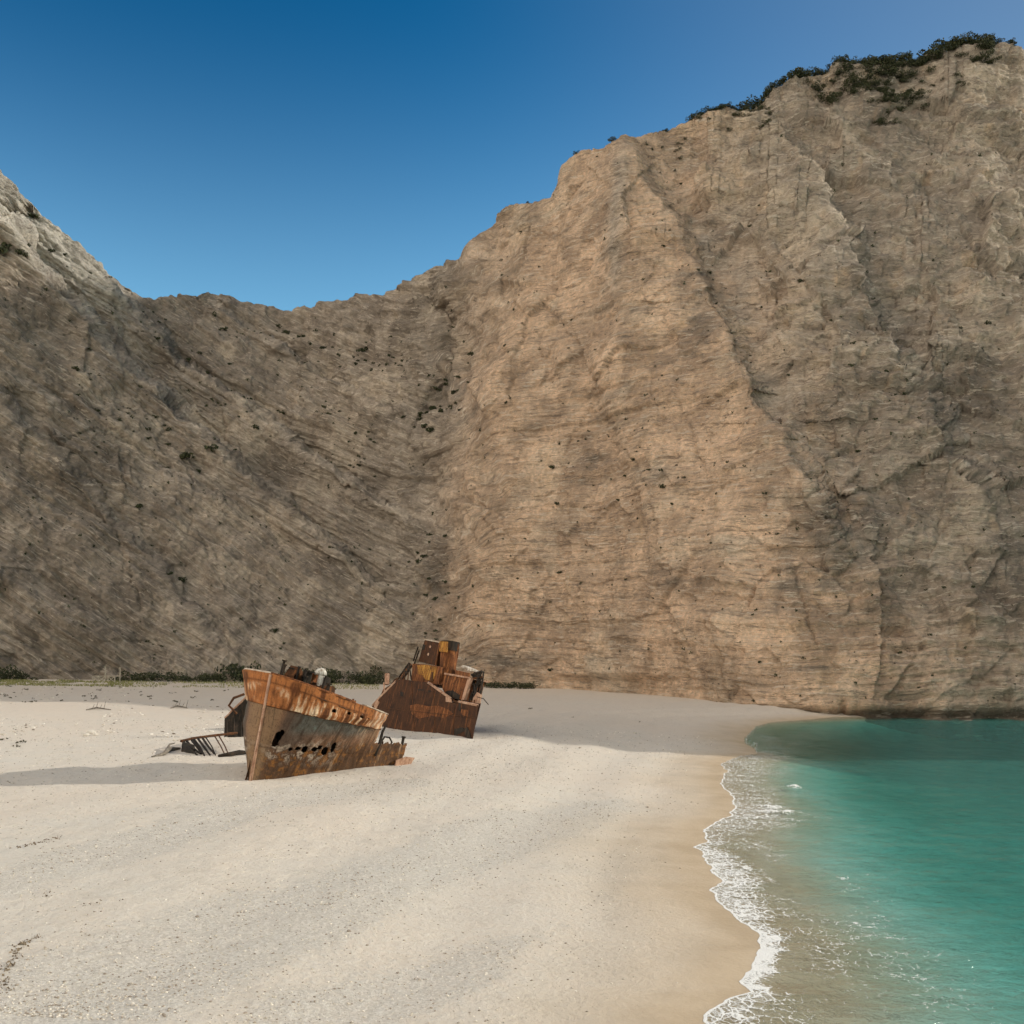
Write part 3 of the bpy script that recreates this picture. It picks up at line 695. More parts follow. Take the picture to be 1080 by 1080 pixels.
def hull_paint(A, Cc, px, py):
    n = fbm(A * 0.5, Cc * 0.5, 0.0, 4, 421); s = fbm(A * 2.4, Cc * 0.35, 0.0, 4, 425, 0.6); g = fbm(A * 1.6, Cc * 1.6, 0.0, 4, 429, 0.65)
    c = np.zeros(A.shape + (3,)) + np.array((0.165, 0.088, 0.052))
    c = mixc(c, (0.27, 0.145, 0.080), np.clip(sstep(4, 12, A) * 0.85 + 0.9 * s, 0, 1))
    c = mixc(c, (0.075, 0.052, 0.040), np.clip(sstep(5.0, 1.6, A + n) * sstep(1.2, 3.0, Cc) * sstep(0.25, 0.9, A) * 0.85, 0, 1))  # shade under the bow flare painted dark into the plating
    c = mixc(c, (0.085, 0.084, 0.072), np.clip(sstep(3.8, 4.8, Cc + n) * sstep(10.5, 6.5, A + 2 * n) * sstep(0.8, 1.8, A) * 0.95, 0, 1))
    c = mixc(c, (0.085, 0.115, 0.10), np.clip(sstep(0.1, 0.35, g) * sstep(4.4, 5.0, Cc) * sstep(1.5, 2.5, A) * sstep(6, 4, A) * 0.8, 0, 1))
    low = sstep(3.1, 2.0, Cc - 0.14 * A + 0.8 * n)
    c = mixc(c, (0.070, 0.034, 0.016), low * 0.9)
    c = mixc(c, (0.30, 0.12, 0.024), low * np.clip((g - 0.06) * 4.5, 0, 0.9))
    c = mixc(c, (0.42, 0.34, 0.27), np.clip((-g - 0.02) * 5.5, 0, 0.8) * sstep(3.8, 2.6, Cc - 0.1 * A) * sstep(1.2, 2.4, Cc) * sstep(8, 4, A))
    c = mixc(c, (0.040, 0.024, 0.014), np.clip(np.abs(g) * 4.0 - 0.7, 0, 0.8) * sstep(3.8, 2.8, Cc - 0.1 * A))
    c = mixc(c, (0.20, 0.125, 0.070), sstep(0.7, 0.2, A) * 0.8)
    c = mixc(c, (0.040, 0.022, 0.012), np.clip((s - 0.10) * 3.5, 0, 0.75) * sstep(0.6, 1.5, A))
    c = mixc(c, (0.42, 0.29, 0.19), np.clip((-s - 0.16) * 3.5, 0, 0.6) * sstep(3, 9, A))
    c = mixc(c, (0.045, 0.022, 0.012), np.clip(np.exp(-((np.mod(A + 0.10 * n, 2.05) - 1.0) / 0.045) ** 2) * 0.6, 0, 1))
    c = mixc(c, (0.045, 0.022, 0.012), np.clip(np.exp(-((Cc - 2.75 + 0.05 * n) / 0.05) ** 2) * 0.6, 0, 1))
    return c
shell(1, 17.2, 230, 100, lambda a: -1.6 + 0 * a, c_kn, hull_mask, 'hull_plating', M_HULL, 0.05, hull_paint)
def far_mask(A, Cc, px, py):
    n = fbm(A * 0.8, Cc * 0.8, 5.0, 3, 431)
    return A < 10.0 + 1.2 * n
o = shell(-1, 11, 120, 70, lambda a: -1.6 + 0 * a, c_kn, far_mask, 'hull_plating', M_HULL, 0.05, hull_paint)
RIV = [(303, 727), (318, 733), (338, 739), (398, 757)]
def band_mask(A, Cc, px, py):
    n = fbm(A * 1.5, Cc * 1.5, 9.0, 3, 441)
    k = A < 10.15 + 0.08 * n
    for cx, cy, rx, ry in ((367.5, 752, 1.8, 1.5), (381, 755, 2.0, 1.9), (352, 749.5, 2.4, 1.6)):
        k &= ((px - cx) / rx) ** 2 + ((py - cy) / ry) ** 2 > 1 + 0.8 * n
    return k
def band_paint(A, Cc, px, py):
    s = fbm(A * 2.6, Cc * 0.30, 2.0, 4, 451, 0.6); g = fbm(A * 1.5, Cc * 1.2, 2.0, 4, 455, 0.6); n = fbm(A * 0.5, Cc * 0.5, 2.0, 3, 457)
    c = np.zeros(A.shape + (3,)) + np.array((0.30, 0.112, 0.036))
    c = mixc(c, (0.68, 0.53, 0.36), np.clip((s - 0.02) * 5.0, 0, 0.95) * sstep(0.0, 0.25, (c_top(A) - 0.75 - Cc)))
    c = mixc(c, (0.075, 0.026, 0.010), np.clip((-s - 0.02) * 5.0, 0, 0.92))
    c = mixc(c, (0.14, 0.05, 0.016), np.clip(g * 2.2 - 0.1, 0, 0.7) * sstep(3, 6, A))
    c = mixc(c, (0.44, 0.24, 0.13), sstep(7.6, 9.0, A) * 0.6)
    c = mixc(c, (0.66, 0.56, 0.44), np.clip(np.exp(-((np.mod(A - 0.3 * Cc, 0.75) - 0.3) / 0.14) ** 2), 0, 1) * sstep(7.8, 8.6, A) * 0.6 * (s > -0.1))
    c = mixc(c, (0.10, 0.035, 0.012), np.clip(np.exp(-((c_top(A) - 0.66 - Cc) / 0.07) ** 2), 0, 1) * 0.8 * sstep(9, 6, A))
    return c
shell(1, 10.6, 170, 46, c_kn, c_top, band_mask, 'bulwark', M_BAND, 0.10, band_paint)
shell(-1, 9.0, 120, 36, c_kn, c_top, lambda A, Cc, px, py: A < 8.2 + fbm(A, Cc, 7.0, 2, 461), 'bulwark', M_BAND, 0.10, band_paint)
# rubbing strakes, cap rail, stem bar
def edge_pts(side, a1, cfun, off=0.0, n=40):
    a = a1 * np.linspace(0, 1, n) ** 1.5
    c = cfun(a); b = side * ((w_half(a, c) if side > 0 else w_far(a, c)) + off)
    return [(float(x - (off if x < 0.02 else 0)), float(y), float(z)) for x, y, z in zip(a, b, c)]
k = MB(); k.tube(edge_pts(1, 10.1, c_kn, 0.03), 0.085, 6); k.build('rubbing_strake', M_DARK, bow, smooth=True)
k = MB(); k.tube(edge_pts(1, 7.6, lambda a: c_top(a) - 0.62 - 0.03 * a, 0.03), 0.06, 6); k.build('rubbing_strake', M_DARK, bow, smooth=True)
k = MB(); k.tube(edge_pts(1, 5.2, c_top, -0.04), 0.12, 6); k.build('cap_rail', M_ORNG, bow, smooth=True)
k = MB()
for s_, a1 in ((1, None),):
    a = np.linspace(6.6, 10.15, 14); 
    P0 = [(x, float(w_half(x, c_top(x))) + 0.08, float(c_top(x)) + 0.03) for x in a]
    P1 = [(x, float(w_half(x, c_top(x))) - 0.42, float(c_top(x)) + 0.03) for x in a]
    V = [p for pr in zip(P0, P1) for p in pr]; V2 = [(x, y, z + 0.09) for x, y, z in V]
    n_ = len(V); Fc = []
    for i in range(len(a) - 1):
        j = 2 * i
        Fc += [(j, j+1, j+3, j+2), (n_+j, n_+j+2, n_+j+3, n_+j+1), (j, j+2, n_+j+2, n_+j), (j+1, n_+j+1, n_+j+3, j+3)]
    Fc += [(0, n_, n_+1, 1), (n_-2, n_-1, 2*n_-1, 2*n_-2)]
    k.add(V + V2, Fc)
tag(k.build('cap_rail', M_RAIL, bow), 'pale cap rail, sunlight painted into its colour')  # the sunlit rim is put in as a paler rail colour
k = MB(); k.tube(edge_pts(-1, 6.5, c_top, -0.04), 0.12, 6); k.build('cap_rail', M_RAIL, bow, smooth=True)
k = MB(); k.tube([(-0.06, 0.02, -1.4), (-0.06, 0.02, 2.0), (-0.07, 0.02, 5.0), (-0.09, 0.0, 8.42)], [0.15, 0.13, 0.12, 0.13], 8); k.build('stem_bar', M_PINK, bow, smooth=True)
# a torn flap at the foot of the stem
k = MB(); k.prism([(-0.15, -0.35, -0.5), (0.5, -0.75, -0.5), (0.75, -0.85, 1.6), (0.3, -0.55, 2.4), (0.02, -0.3, 1.2)], (-0.08, -0.08, 0)); k.build('torn_flap', M_DARK, bow)
# deck
a = np.linspace(0.5, 9.6, 40); uu = np.linspace(-0.93, 0.93, 24)
A, U = np.meshgrid(a, uu, indexing='ij')
cd = c_top(A) - 0.75
P = np.stack([A, U * w_half(A, cd), cd + 0.10 * fbm(A * 0.8, U * 3, 0.0, 3, 471)], -1)
o = link('deck', mesh_np('deck', P, grid_quads(40, 24), mats=[M_DARK]), bow); o.modifiers.new('plate', 'SOLIDIFY').thickness = 0.08
# ribs inside the cut down after part
for i, ar in enumerate(np.arange(10.9, 14.6, 0.62)):
    top = 3.7 + 0.25 * math.sin(i * 2.3)
    k = MB(); k.tube([(ar, float(w_half(ar, c)) - 0.16, c) for c in (0.4, 1.4, 2.6, top)], 0.07, 5); k.build('rib', M_DARK, bow)
k = MB(); k.tube([(10.9, 4.1, 2.6), (11.0, 4.3, 3.8), (11.25, 4.2, 4.7), (11.5, 4.25, 5.3)], [0.16, 0.15, 0.12, 0.08], 6); k.build('bent_bar', M_BLACK, bow)
k = MB(); k.tube([(11.1, 4.3, 3.7), (11.6, 4.3, 4.3), (12.3, 4.4, 4.25), (12.8, 4.45, 3.8)], 0.08, 6); k.build('bent_bar', M_BLACK, bow)
k = MB(); k.tube([(14.2, 4.7, 3.6), (14.22, 4.7, 4.3)], 0.13, 8); k.tube([(14.22, 4.7, 4.28), (14.22, 4.7, 4.4)], 0.2, 8); k.build('bollard', M_BLACK, bow)
k = MB(); k.prism([(13.4, 4.75, 0.9), (15.8, 5.0, 1.9), (16.2, 5.05, 2.5), (14.8, 4.95, 2.6), (13.4, 4.8, 2.3)], (0.0, 0.10, 0.0)); k.build('torn_flap', M_PINK, bow)
# black bulkheads and floor added inside the forepeak to keep the plating holes dark
for ab in (6.6, 9.6):
    zz = np.linspace(-1.0, float(c_top(ab)) - 0.8, 12); P0 = [(ab, float(w_half(ab, z)) * 0.985, float(z)) for z in zz]; P1 = [(ab, -float(w_half(ab, z)) * 0.985, float(z)) for z in zz][::-1]
    k = MB(); k.prism(P0 + P1, (0.06, 0, 0)); k.build('dark_bulkhead', M_BLACK, bow)
zz = np.linspace(0.2, 9.5, 16); k = MB()
k.prism([(a_, float(w_half(a_, 1.7)) * 0.97, 1.7) for a_ in zz] + [(a_, -float(w_half(a_, 1.7)) * 0.97, 1.7) for a_ in zz[::-1]], (0, 0, 0.06)); k.build('dark_floor', M_BLACK, bow)
# windlass on the deck
k = MB()
k.box((5.2, -1.2, 6.2), (7.0, 1.1, 6.75))
k.prism([(5.3, -1.25, 6.6), (6.9, -1.25, 6.6), (6.6, -1.25, 8.7), (5.9, -1.25, 9.0)], (0, 0.18, 0)); k.prism([(5.3, 0.9, 6.6), (6.9, 0.9, 6.6), (6.6, 0.9, 8.6), (5.9, 0.9, 8.8)], (0, 0.18, 0))
wl_ = k.build('windlass', M_BLACK, bow, bevel=0.03)
k = MB(); k.tube([(6.1, -1.9, 7.6), (6.1, -1.5, 7.6), (6.1, -1.3, 7.6), (6.1, 1.0, 7.6), (6.1, 1.2, 7.6), (6.1, 1.7, 7.6)], [0.5, 0.36, 0.44, 0.44, 0.36, 0.5], 14); k.build('drum', M_DARK, wl_)
k = MB(); k.tube([(6.2, -0.5, 7.9), (6.2, -0.3, 7.9)], 0.85, 18); k.tube([(6.2, -0.6, 7.9), (6.2, -0.2, 7.9)], 0.2, 10); k.build('gear_wheel', M_ORNG, wl_)
k = MB(); k.tube([(6.2, 0.25, 8.75), (6.2, 0.22, 9.0), (6.25, 0.16, 9.2), (6.3, 0.1, 9.28)], [0.52, 0.50, 0.34, 0.1], 14); tag(k.build('motor_cover', M_WHITE, wl_, smooth=True), 'flaking white domed motor cover')
k = MB(); k.tube([(6.0, 0.5, 7.0), (6.05, 0.5, 8.75)], 0.30, 10); k.build('brake_post', M_WHITE, wl_)
for (a0, b0, h0, r0) in ((3.4, -1.6, 2.2, .12), (4.0, -2.2, 2.6, .14), (4.4, -0.9, 2.4, .10), (4.7, -1.7, 2.2, .26), (3.7, 0.4, 1.7, .14), (5.0, -0.2, 2.3, .3), (5.4, 1.6, 1.7, .16), (7.1, 0.9, 1.6, .2), (1.4, 0.2, 0.6, .10), (1.9, -0.9, 0.8, .08), (2.6, 1.2, .7, .07)):
    c0 = float(c_top(a0)) - 0.8
    k = MB(); k.tube([(a0, b0, c0), (a0 + 0.12, b0 + 0.1, c0 + h0)], [r0, r0 * 0.8], 7); k.tube([(a0 + 0.12, b0 + 0.1, c0 + h0), (a0 + 0.13, b0 + 0.1, c0 + h0 + 0.12)], r0 * 1.5, 7)
    k.build('deck_post', M_BLACK, bow)
k = MB(); k.prism([(4.3, -1.9, 6.6), (5.3, -2.0, 6.6), (5.4, -1.9, 8.7), (4.7, -1.8, 9.1), (4.2, -1.9, 8.3)], (0.1, 0.9, 0.0)); k.build('winch_housing', M_DARK, bow)
for (a0, b0, a1, b1, h) in ((7.2, 2.2, 9.4, 3.0, .15), (7.6, 3.6, 8.8, 2.0, .35), (6.9, 1.5, 9.2, 1.0, .25), (8.4, 3.4, 9.9, 3.5, .45), (7.0, 3.4, 7.5, 3.0, 1.0), (8.9, 2.4, 9.1, 2.2, 1.1), (9.3, 0.4, 9.6, 0.6, 1.3)):
    c0 = float(c_top(a0)) - 0.65
    k = MB(); k.tube([(a0, b0, c0), ((a0+a1)/2, (b0+b1)/2, c0 + h), (a1, b1, c0 + h * 0.9)], 0.08, 6); k.build('deck_pipe', random.choice([M_DARK, M_BLACK, M_RAIL]), bow)

print("T the stern", round(time.time() - T0, 1))
# ------------------------------------------------------------------ the stern
xs, ys, zs = on_ground(496, 779)
SV, DV = np.array((-0.64, 0.768)), np.array((0.768, 0.64))
MS = frame((xs, ys, zs), SV, DV, math.radians(14))
MSi = MS.inverted()
stern = empty('shipwreck_stern', MS)
tag(stern, 'dark rusted ship stern with leaning deckhouse and funnel, part shaded by the cliff', 'shipwreck')
def sp_(c, r, d=0.0):
    """local (s, d, c) of the upright plane d metres inside the shell, found from where the photo shows it"""
    o = MSi @ Vector((0, 0, HC)); q = MSi.to_3x3() @ Vector(((c - 540) / F, 1.0, (RH - r) / F))
    t = (d - o.y) / q.y
    return tuple(o + q * t)
def poly(pts, d): return [sp_(c, r, d) for c, r in pts]
def slab(name, pts, d, depth, mat, parent=stern, bevel=0.0):
    k = MB(); k.prism(poly(pts, d), (0, depth, 0)); return k.build(name, mat, parent, bevel)
shell_o = slab('hull_plating', [(497, 784), (477, 782), (455, 778), (433, 775), (404, 775), (388, 772), (392.5, 744), (400, 736), (417.5, 718.5), (423, 716), (433, 717.5), (452, 719.7), (464, 728), (476, 737), (476.5, 741), (483, 742.2), (490, 741), (503.5, 743.5)], 0, 0.14, M_SIDE)
pt0, pt1 = sp_(503.5, 743.5), sp_(483, 742)
# transom, far side and deck
k = MB(); k.prism([(pt0[0] + .15, 0.15, pt0[2]), (0.25, 0.15, -1.0), (4.9, 3.9, -1.0), (pt0[0] + 4.6, 3.9, pt0[2] + 0.2)], (0.14, 0, 0)); k.build('transom', M_SIDE, stern)
k = MB(); k.prism([(4.8, 4.0, -1), (15.5, 7.2, -1), (13.5, 7.0, 3.2), (9, 6.0, 4.6), (4.8, 4.0, 3.6)], (0, 0.14, 0)); k.build('hull_plating', M_SIDE, stern)
k = MB(); k.prism([(0.4, 0.16, 3.2), (4.9, 3.85, 3.2), (9.5, 5.6, 3.2), (9.5, 0.16, 3.2)], (0, 0, 0.15)); k.build('deck', M_DARK, stern)
# plating seams on the shell
for c0, r0, c1, r1 in ((457, 722, 459, 775), (434, 719, 437, 771), (479, 745, 478, 777), (408, 747, 500, 757)):
    a_, b_ = Vector(sp_(c0, r0, -0.02)), Vector(sp_(c1, r1, -0.02))
    k = MB(); k.tube([a_, b_], 0.035, 5); k.build('plate_seam', M_DARK, stern)
for pts in ([(393, 744), (400, 736.5), (409, 727.5), (417.5, 718.8)], [(452, 720), (464, 728.5), (475.8, 737)], [(484, 740), (494, 742), (503.5, 744)]):
    k = MB(); k.tube([Vector(sp_(c, r, 0.07)) for c, r in pts], 0.17, 6); k.build('cap_rail', M_PINK, stern, smooth=True)
slab('bracket', [(470, 735), (476, 737.5), (476.5, 741), (470, 740)], -0.06, 0.05, M_PINK)
for c0, r0, w_, h_ in ((444, 727.5, 3.4, 0.8), (453, 729, 1.4, 1.2), (424, 732, 1.6, 2.6), (485, 745.5, 1.0, 5.0), (481, 773, 2, 3)):  # dark plates laid on the shell stand for openings in shade
    slab('dark_opening', [(c0 - w_, r0 - h_), (c0 + w_, r0 - h_ * 0.7), (c0 + w_ * 0.9, r0 + h_), (c0 - w_, r0 + h_ * 0.8)], -0.012, 0.03, M_BLACK)
slab('rust_patch', [(432, 744), (440, 742.5), (452, 745), (462, 744), (474, 749), (478, 753), (468, 757), (455, 755), (441, 758), (434, 753)], -0.010, 0.03, M_ORNG)
slab('rust_patch', [(486, 748), (494, 749), (493, 756), (487, 754)], -0.010, 0.03, M_ORNG)
slab('torn_plate', [(489, 768), (493, 767), (495, 772), (496.5, 779), (494, 782), (491, 776)], -0.10, 0.08, M_BLACK)
slab('torn_plate', [(479, 769), (488, 767), (490, 771), (484, 774), (480, 773)], -0.05, 0.04, M_BLACK)
slab('torn_plate', [(394, 744), (398, 738), (400, 741), (396, 749)], -0.08, 0.06, M_PINK)
for cq_, rq_, hq_ in ((427, 716, 5), (430, 717, 8), (446, 719, 3), (479, 741, 4), (488, 741, 3), (500, 743, 5)):
    k = MB(); k.tube([Vector(sp_(cq_, rq_ + 2, 0.3)), Vector(sp_(cq_ + random.uniform(-.5, 1.5), rq_ - hq_, 0.3))], 0.07, 5); k.build('stanchion', M_DARK, stern)
# lower deckhouse with flaking yellow paint, wheelhouse on top
lower = slab('deckhouse', [(433.5, 719.5), (452.5, 721.5), (462.5, 722), (465, 703.2), (448, 700.5), (435, 699.8)], 1.0, 4.5, M_ORNG, bevel=0.04)
tag(lower, 'lower deckhouse with flaking yellow paint')
slab('paint_patch', [(440, 701.5), (448, 701.2), (461, 703.3), (459.5, 711), (456.5, 718), (449, 717), (445.5, 712), (441, 711)], 0.955, 0.03, M_YELL, lower)
slab('door_opening', [(454.5, 709), (457, 708.5), (456.5, 718.5), (453, 718.5)], 0.90, 0.04, M_DARK, lower)
upper = slab('wheelhouse', [(441, 697.5), (459.2, 702), (463.5, 677.4), (448, 674.6)], 1.5, 3.0, M_SIDE, bevel=0.03)
slab('roof_edge', [(447.6, 674.9), (463.8, 677.9), (464.0, 676.9), (447.9, 673.9)], 1.35, 3.3, M_RAIL, upper)
slab('corner_strip', [(458.4, 702), (459.6, 702), (464, 677.6), (462.9, 677.4)], 1.38, 0.1, M_ORNG, upper)
for c0, r0 in ((453.5, 682), (451.5, 690)):
    k = MB(); p = Vector(sp_(c0, r0, 1.46)); k.tube([p, p + Vector((0, 0.05, 0))], 0.17, 12); k.build('porthole', M_PINK, upper)
slab('window_opening', [(446, 679.5), (449, 680), (447.6, 685.5), (444.7, 685)], 1.46, 0.03, M_BLACK, upper)
# funnel
f0, f1 = Vector(sp_(471.5, 713, 2.4)), Vector(sp_(475, 677.5, 2.4))
fd = f1 - f0
k = MB(); k.tube([f0, f0 + fd * 0.55, f0 + fd * 0.98], [0.95, 1.06, 1.12], 24, cap=False); k.tube([f0 + fd * 0.98, f0], [1.04, 0.9], 24, cap=False); fun = k.build('funnel', M_ORNG, stern, smooth=True)
k = MB(); k.tube([f0 + fd * 0.72, f0 + fd], [1.14, 1.17], 24, cap=False); k.tube([f0 + fd, f0 + fd * 0.72], [1.08, 1.06], 24, cap=False); k.build('funnel_top', M_BLACK, fun, smooth=True)
slab('paint_patch', [(463.6, 676.2), (472.3, 676.8), (471.8, 688), (463.2, 687)], 1.12, 0.06, M_YELL, fun)
k = MB(); p = Vector(sp_(482.5, 694, 1.6)); k.tube([p, p + Vector(sp_(483.5, 679, 1.6)) - p], 0.09, 6); k.build('exhaust_pipe', M_ORNG, fun)
slab('casing', [(458, 722), (467, 724), (468, 707), (463, 703.5), (460, 703)], 1.6, 3.5, M_DARK)
# aft cabin
cab = slab('aft_cabin', [(466, 725.5), (470, 734), (487, 738.3), (493.2, 715), (469, 711)], 0.7, 2.6, M_ORNG, bevel=0.05)
slab('cabin_roof', [(468.3, 711.2), (494, 715.6), (494.3, 713.9), (469.0, 709.4)], 0.5, 3.1, M_PINK, cab)  # sunlit roof top painted in with paler rust
slab('corner_strip', [(486.4, 738.6), (489.6, 738.3), (496.4, 715.2), (493.3, 715)], 0.55, 0.35, M_PINK, cab)  # sunlit side of the cabin painted in as pale strips
slab('corner_strip', [(490.8, 737.6), (492.2, 737.4), (497.5, 715.6), (496.0, 715.4)], 1.6, 0.2, M_PINK, cab)
slab('dark_gap', [(469, 733), (484, 738), (485, 733), (477, 728), (470, 729)], 0.66, 0.03, M_BLACK, cab)
# collapsed framework at the after end
for pts, r_ in (([(497, 712), (508, 708), (510, 709)], .13), ([(499, 739), (503, 722), (508, 708)], .14), ([(503.5, 743), (508, 726), (510, 709)], .12), ([(498, 716), (509, 714)], .10), ([(498, 722), (508, 721)], .09), ([(497, 731), (506, 733)], .10), ([(495, 739), (500, 728), (499, 713)], .14), ([(505, 711), (501, 735)], .10), ([(500, 709), (507, 719), (504, 730)], .10)):
    k = MB(); k.tube([Vector(sp_(c, r, 1.0 + 0.4 * i)) for i, (c, r) in enumerate(pts)], r_, 6); k.build('broken_frame', random.choice([M_BLACK, M_DARK, M_BLACK]), stern)
slab('torn_plate', [(499, 712), (506, 709), (508, 714), (505, 724), (500, 727)], 2.0, 0.1, M_BLACK)
slab('torn_plate', [(498, 741), (506, 742), (508, 733), (503, 730), (499, 736)], 0.8, 0.1, M_PINK)
slab('torn_plate', [(496, 728), (503, 730), (500, 740), (494, 738)], 1.5, 0.1, M_DARK)
slab('roof_plate', [(486, 703), (488, 701.5), (499.5, 706.3), (499, 708), (493, 707.5)], 3.2, 0.9, M_WHITE)
k = MB(); k.tube([Vector(sp_(503, 735, 0.4)), Vector(sp_(510, 737, 0.4)), Vector(sp_(515, 743, 0.4))], 0.05, 5); k.build('loose_rod', M_BLACK, stern)
# fore part: post, stair rail, struts
k = MB(); k.tube([Vector(sp_(408, 722, 1.5)), Vector(sp_(408.3, 710.5, 1.5))], 0.30, 8); k.build('mooring_post', M_PINK, stern)
k = MB(); k.tube([Vector(sp_(406, 733, 1.2)), Vector(sp_(405, 720, 1.2))], 0.13, 6); k.build('mooring_post', M_PINK, stern)
slab('torn_plate', [(398, 741), (404, 727), (412, 722), (416, 716), (421, 714), (418, 720), (404, 735)], 1.2, 0.12, M_DARK)
for c0, r0, c1, r1 in ((421, 714, 431.5, 699), (424, 716, 434, 702), (426, 707, 430, 710), (428, 703.5, 432, 707), (431, 699, 434, 717), (436, 697, 441, 682), (437, 700, 442, 686)):
    k = MB(); k.tube([Vector(sp_(c0, r0, 1.0)), Vector(sp_(c1, r1, 1.0))], 0.10, 5); k.build('stair_rail', M_BLACK, stern)
slab('stair_side', [(421, 716), (425, 717), (435, 702), (432, 699)], 1.6, 0.1, M_DARK)

print("T wreckage on the sand", round(time.time() - T0, 1))
# ------------------------------------------------------------------ wreckage on the sand
def gpt(c, r, up=0.0):
    x, y, z = on_ground(c, r); return Vector((x, y, z + up))
def at(p, rz=0.0): return Matrix.Translation(p) @ Matrix.Rotation(rz, 4, 'Z')
p = gpt(256, 777)
e = empty('wreck_plate', at(p, math.radians(12))); tag(e, 'dark torn hull plate with bent frames leaning up behind the bow', 'wreckage')
u = np.linspace(-1.9, 1.7, 26); h = np.linspace(-0.4, 1, 22)
U, Hh = np.meshgrid(u, h, indexing='ij')
topz = 2.0 + 1.0 * (U + 1.9) + 0.25 * fbm(U * 1.5, 0.0 * U, 0.0, 3, 481)
P = np.stack([U, 0.5 * Hh + 0.25 * np.sin(Hh * 2.4 + U) + 0.15 * fbm(U, Hh * 2, 0.0, 3, 483), Hh * topz], -1)
o = link('shell_plate', mesh_np('shell_plate', P, grid_quads(26, 22), mats=[M_BLACK]), e); o.modifiers.new('plate', 'SOLIDIFY').thickness = 0.07
k = MB(); k.tube([tuple(P[i, -1]) for i in range(0, 26, 3)], 0.13, 6); k.build('edge_rail', M_PINK, e)
for i in (2, 7, 12, 17, 22):
    k = MB(); k.tube([tuple(P[i, j] + np.array((0, -0.10, 0))) for j in range(2, 21, 4)], 0.09, 5); k.build('rib', M_BLACK, e)
k = MB(); k.tube([(-0.6, -0.2, 2.5), (-1.4, -0.5, 3.4), (-0.9, -0.5, 4.2), (0.2, -0.3, 4.6)], 0.14, 6); k.build('bent_bar', M_DARK, e)

p = gpt(226, 793)
e = empty('wreck_grating', at(p)); tag(e, 'row of dark broken ribs lying on pale sand left of the bow', 'wreckage')
inv = e.matrix_world.inverted()
def lp(c, r, up): return inv @ gpt(c, r, up)
k = MB(); k.tube([lp(191, 790, .75), lp(205, 786, .7), lp(222, 783, .65), (lp(250, 781, .8))], 0.13, 6); k.build('long_beam', M_DARK, e)
for i in (0, 1, 2, 3, 4, 5, 6, 8, 9):
    c0 = 193 + i * 4.2 + random.uniform(-1.2, 1.2); 
    k = MB(); k.tube([lp(c0, 789.5 - i * 0.75, 0.68), lp(c0 + 6, 794.0 - i * 0.35, 0.45), lp(c0 + random.uniform(9, 15), 796 + random.uniform(-0.5, 2.0), 0.06)], [0.12, 0.11, 0.08] if i < 6 else [0.07, 0.06, 0.05], 5); k.build('rib', M_BLACK if i < 7 else M_DARK, e)
k = MB(); k.tube([lp(230, 798.5, .1), lp(241, 798, .2), lp(252, 796.5, .25), lp(261, 796, .2)], [0.12, 0.2, 0.24, 0.15], 6); k.build('bottom_beam', M_BLACK, e)
k = MB(); k.prism([lp(191, 793, 0.0), lp(204, 795, 0.0), lp(204, 794, 0.7), lp(192, 791.5, 0.8)], (0.05, 0.25, 0.0)); k.build('torn_plate', M_BLACK, e)
p = gpt(174, 796)
e = empty('driftwood_plank', at(p)); inv = e.matrix_world.inverted(); tag(e, 'grey split plank lying on sand left of the broken ribs', 'driftwood')
k = MB(); k.tube([lp(160, 799, .08), lp(172, 797, .12), lp(178, 792.5, .22), lp(190, 791, .15)], [0.06, 0.16, 0.26, 0.1], 6); k.build('trunk', M_WOOD, e, smooth=True)
k = MB(); k.tube([lp(174, 795, .15), lp(179, 790.5, .5), lp(184, 789, .45)], [0.12, 0.09, 0.04], 6); k.build('branch', M_WOOD, e, smooth=True)
for c, r, w_, lab in ((104, 749, 13, 'long thin dark branch lying on sand at the shade edge, left of the other'), (189, 747, 9, 'short dark twisted branch lying on sand, upper left of the bow')):
    e = empty('driftwood_branch', at(gpt(c, r))); inv = e.matrix_world.inverted(); tag(e, lab, 'driftwood', 'driftwood branches on the upper beach')
    k = MB(); k.tube([lp(c - w_, r + .4, .1), lp(c - 2, r - .5, .3), lp(c + w_, r + .3, .1)], [0.07, 0.14, 0.06], 6); k.build('trunk', M_WOOD, e)
    for j in range(4):
        k = MB(); k.tube([lp(c - w_ * 0.5 + j * 4, r, .25), lp(c - w_ * 0.5 + j * 4 + 2, r - 1 - (j % 2), .7 + .3 * (j % 2))], [0.06, 0.03], 5); k.build('branch', M_WOOD, e)
# weathered timber frame at the foot of the grey cliff
p = gpt(112, 719.5)
e = empty('timber_frame', at(p)); tag(e, 'weathered pale timber post frame with cross braces at the cliff foot', 'frame')
sc_ = p.y / F
for cx, hh in ((-14, 6), (-8, 7), (-1, 17), (2, 7), (9, 7), (14.5, 16)):
    k = MB(); k.tube([(cx * sc_, 0, -0.2), (cx * sc_ + .05, 0, hh * sc_)], 0.13, 6); k.build('post', M_PALEWOOD, e)
for a0, b0 in ((-14, -8), (-8, -1), (2, 9)):
    for z0, z1 in ((0.3, 6), (6, 0.3)):
        k = MB(); k.tube([(a0 * sc_, -0.12, z0 * sc_), (b0 * sc_, -0.12, z1 * sc_)], 0.09, 5); k.build('brace', M_PALEWOOD, e)
k = MB(); k.tube([(-14 * sc_, -0.1, 6.2 * sc_), (14.5 * sc_, -0.1, 6.6 * sc_)], 0.09, 5); k.build('top_rail', M_PALEWOOD, e)

print("T stones", round(time.time() - T0, 1))
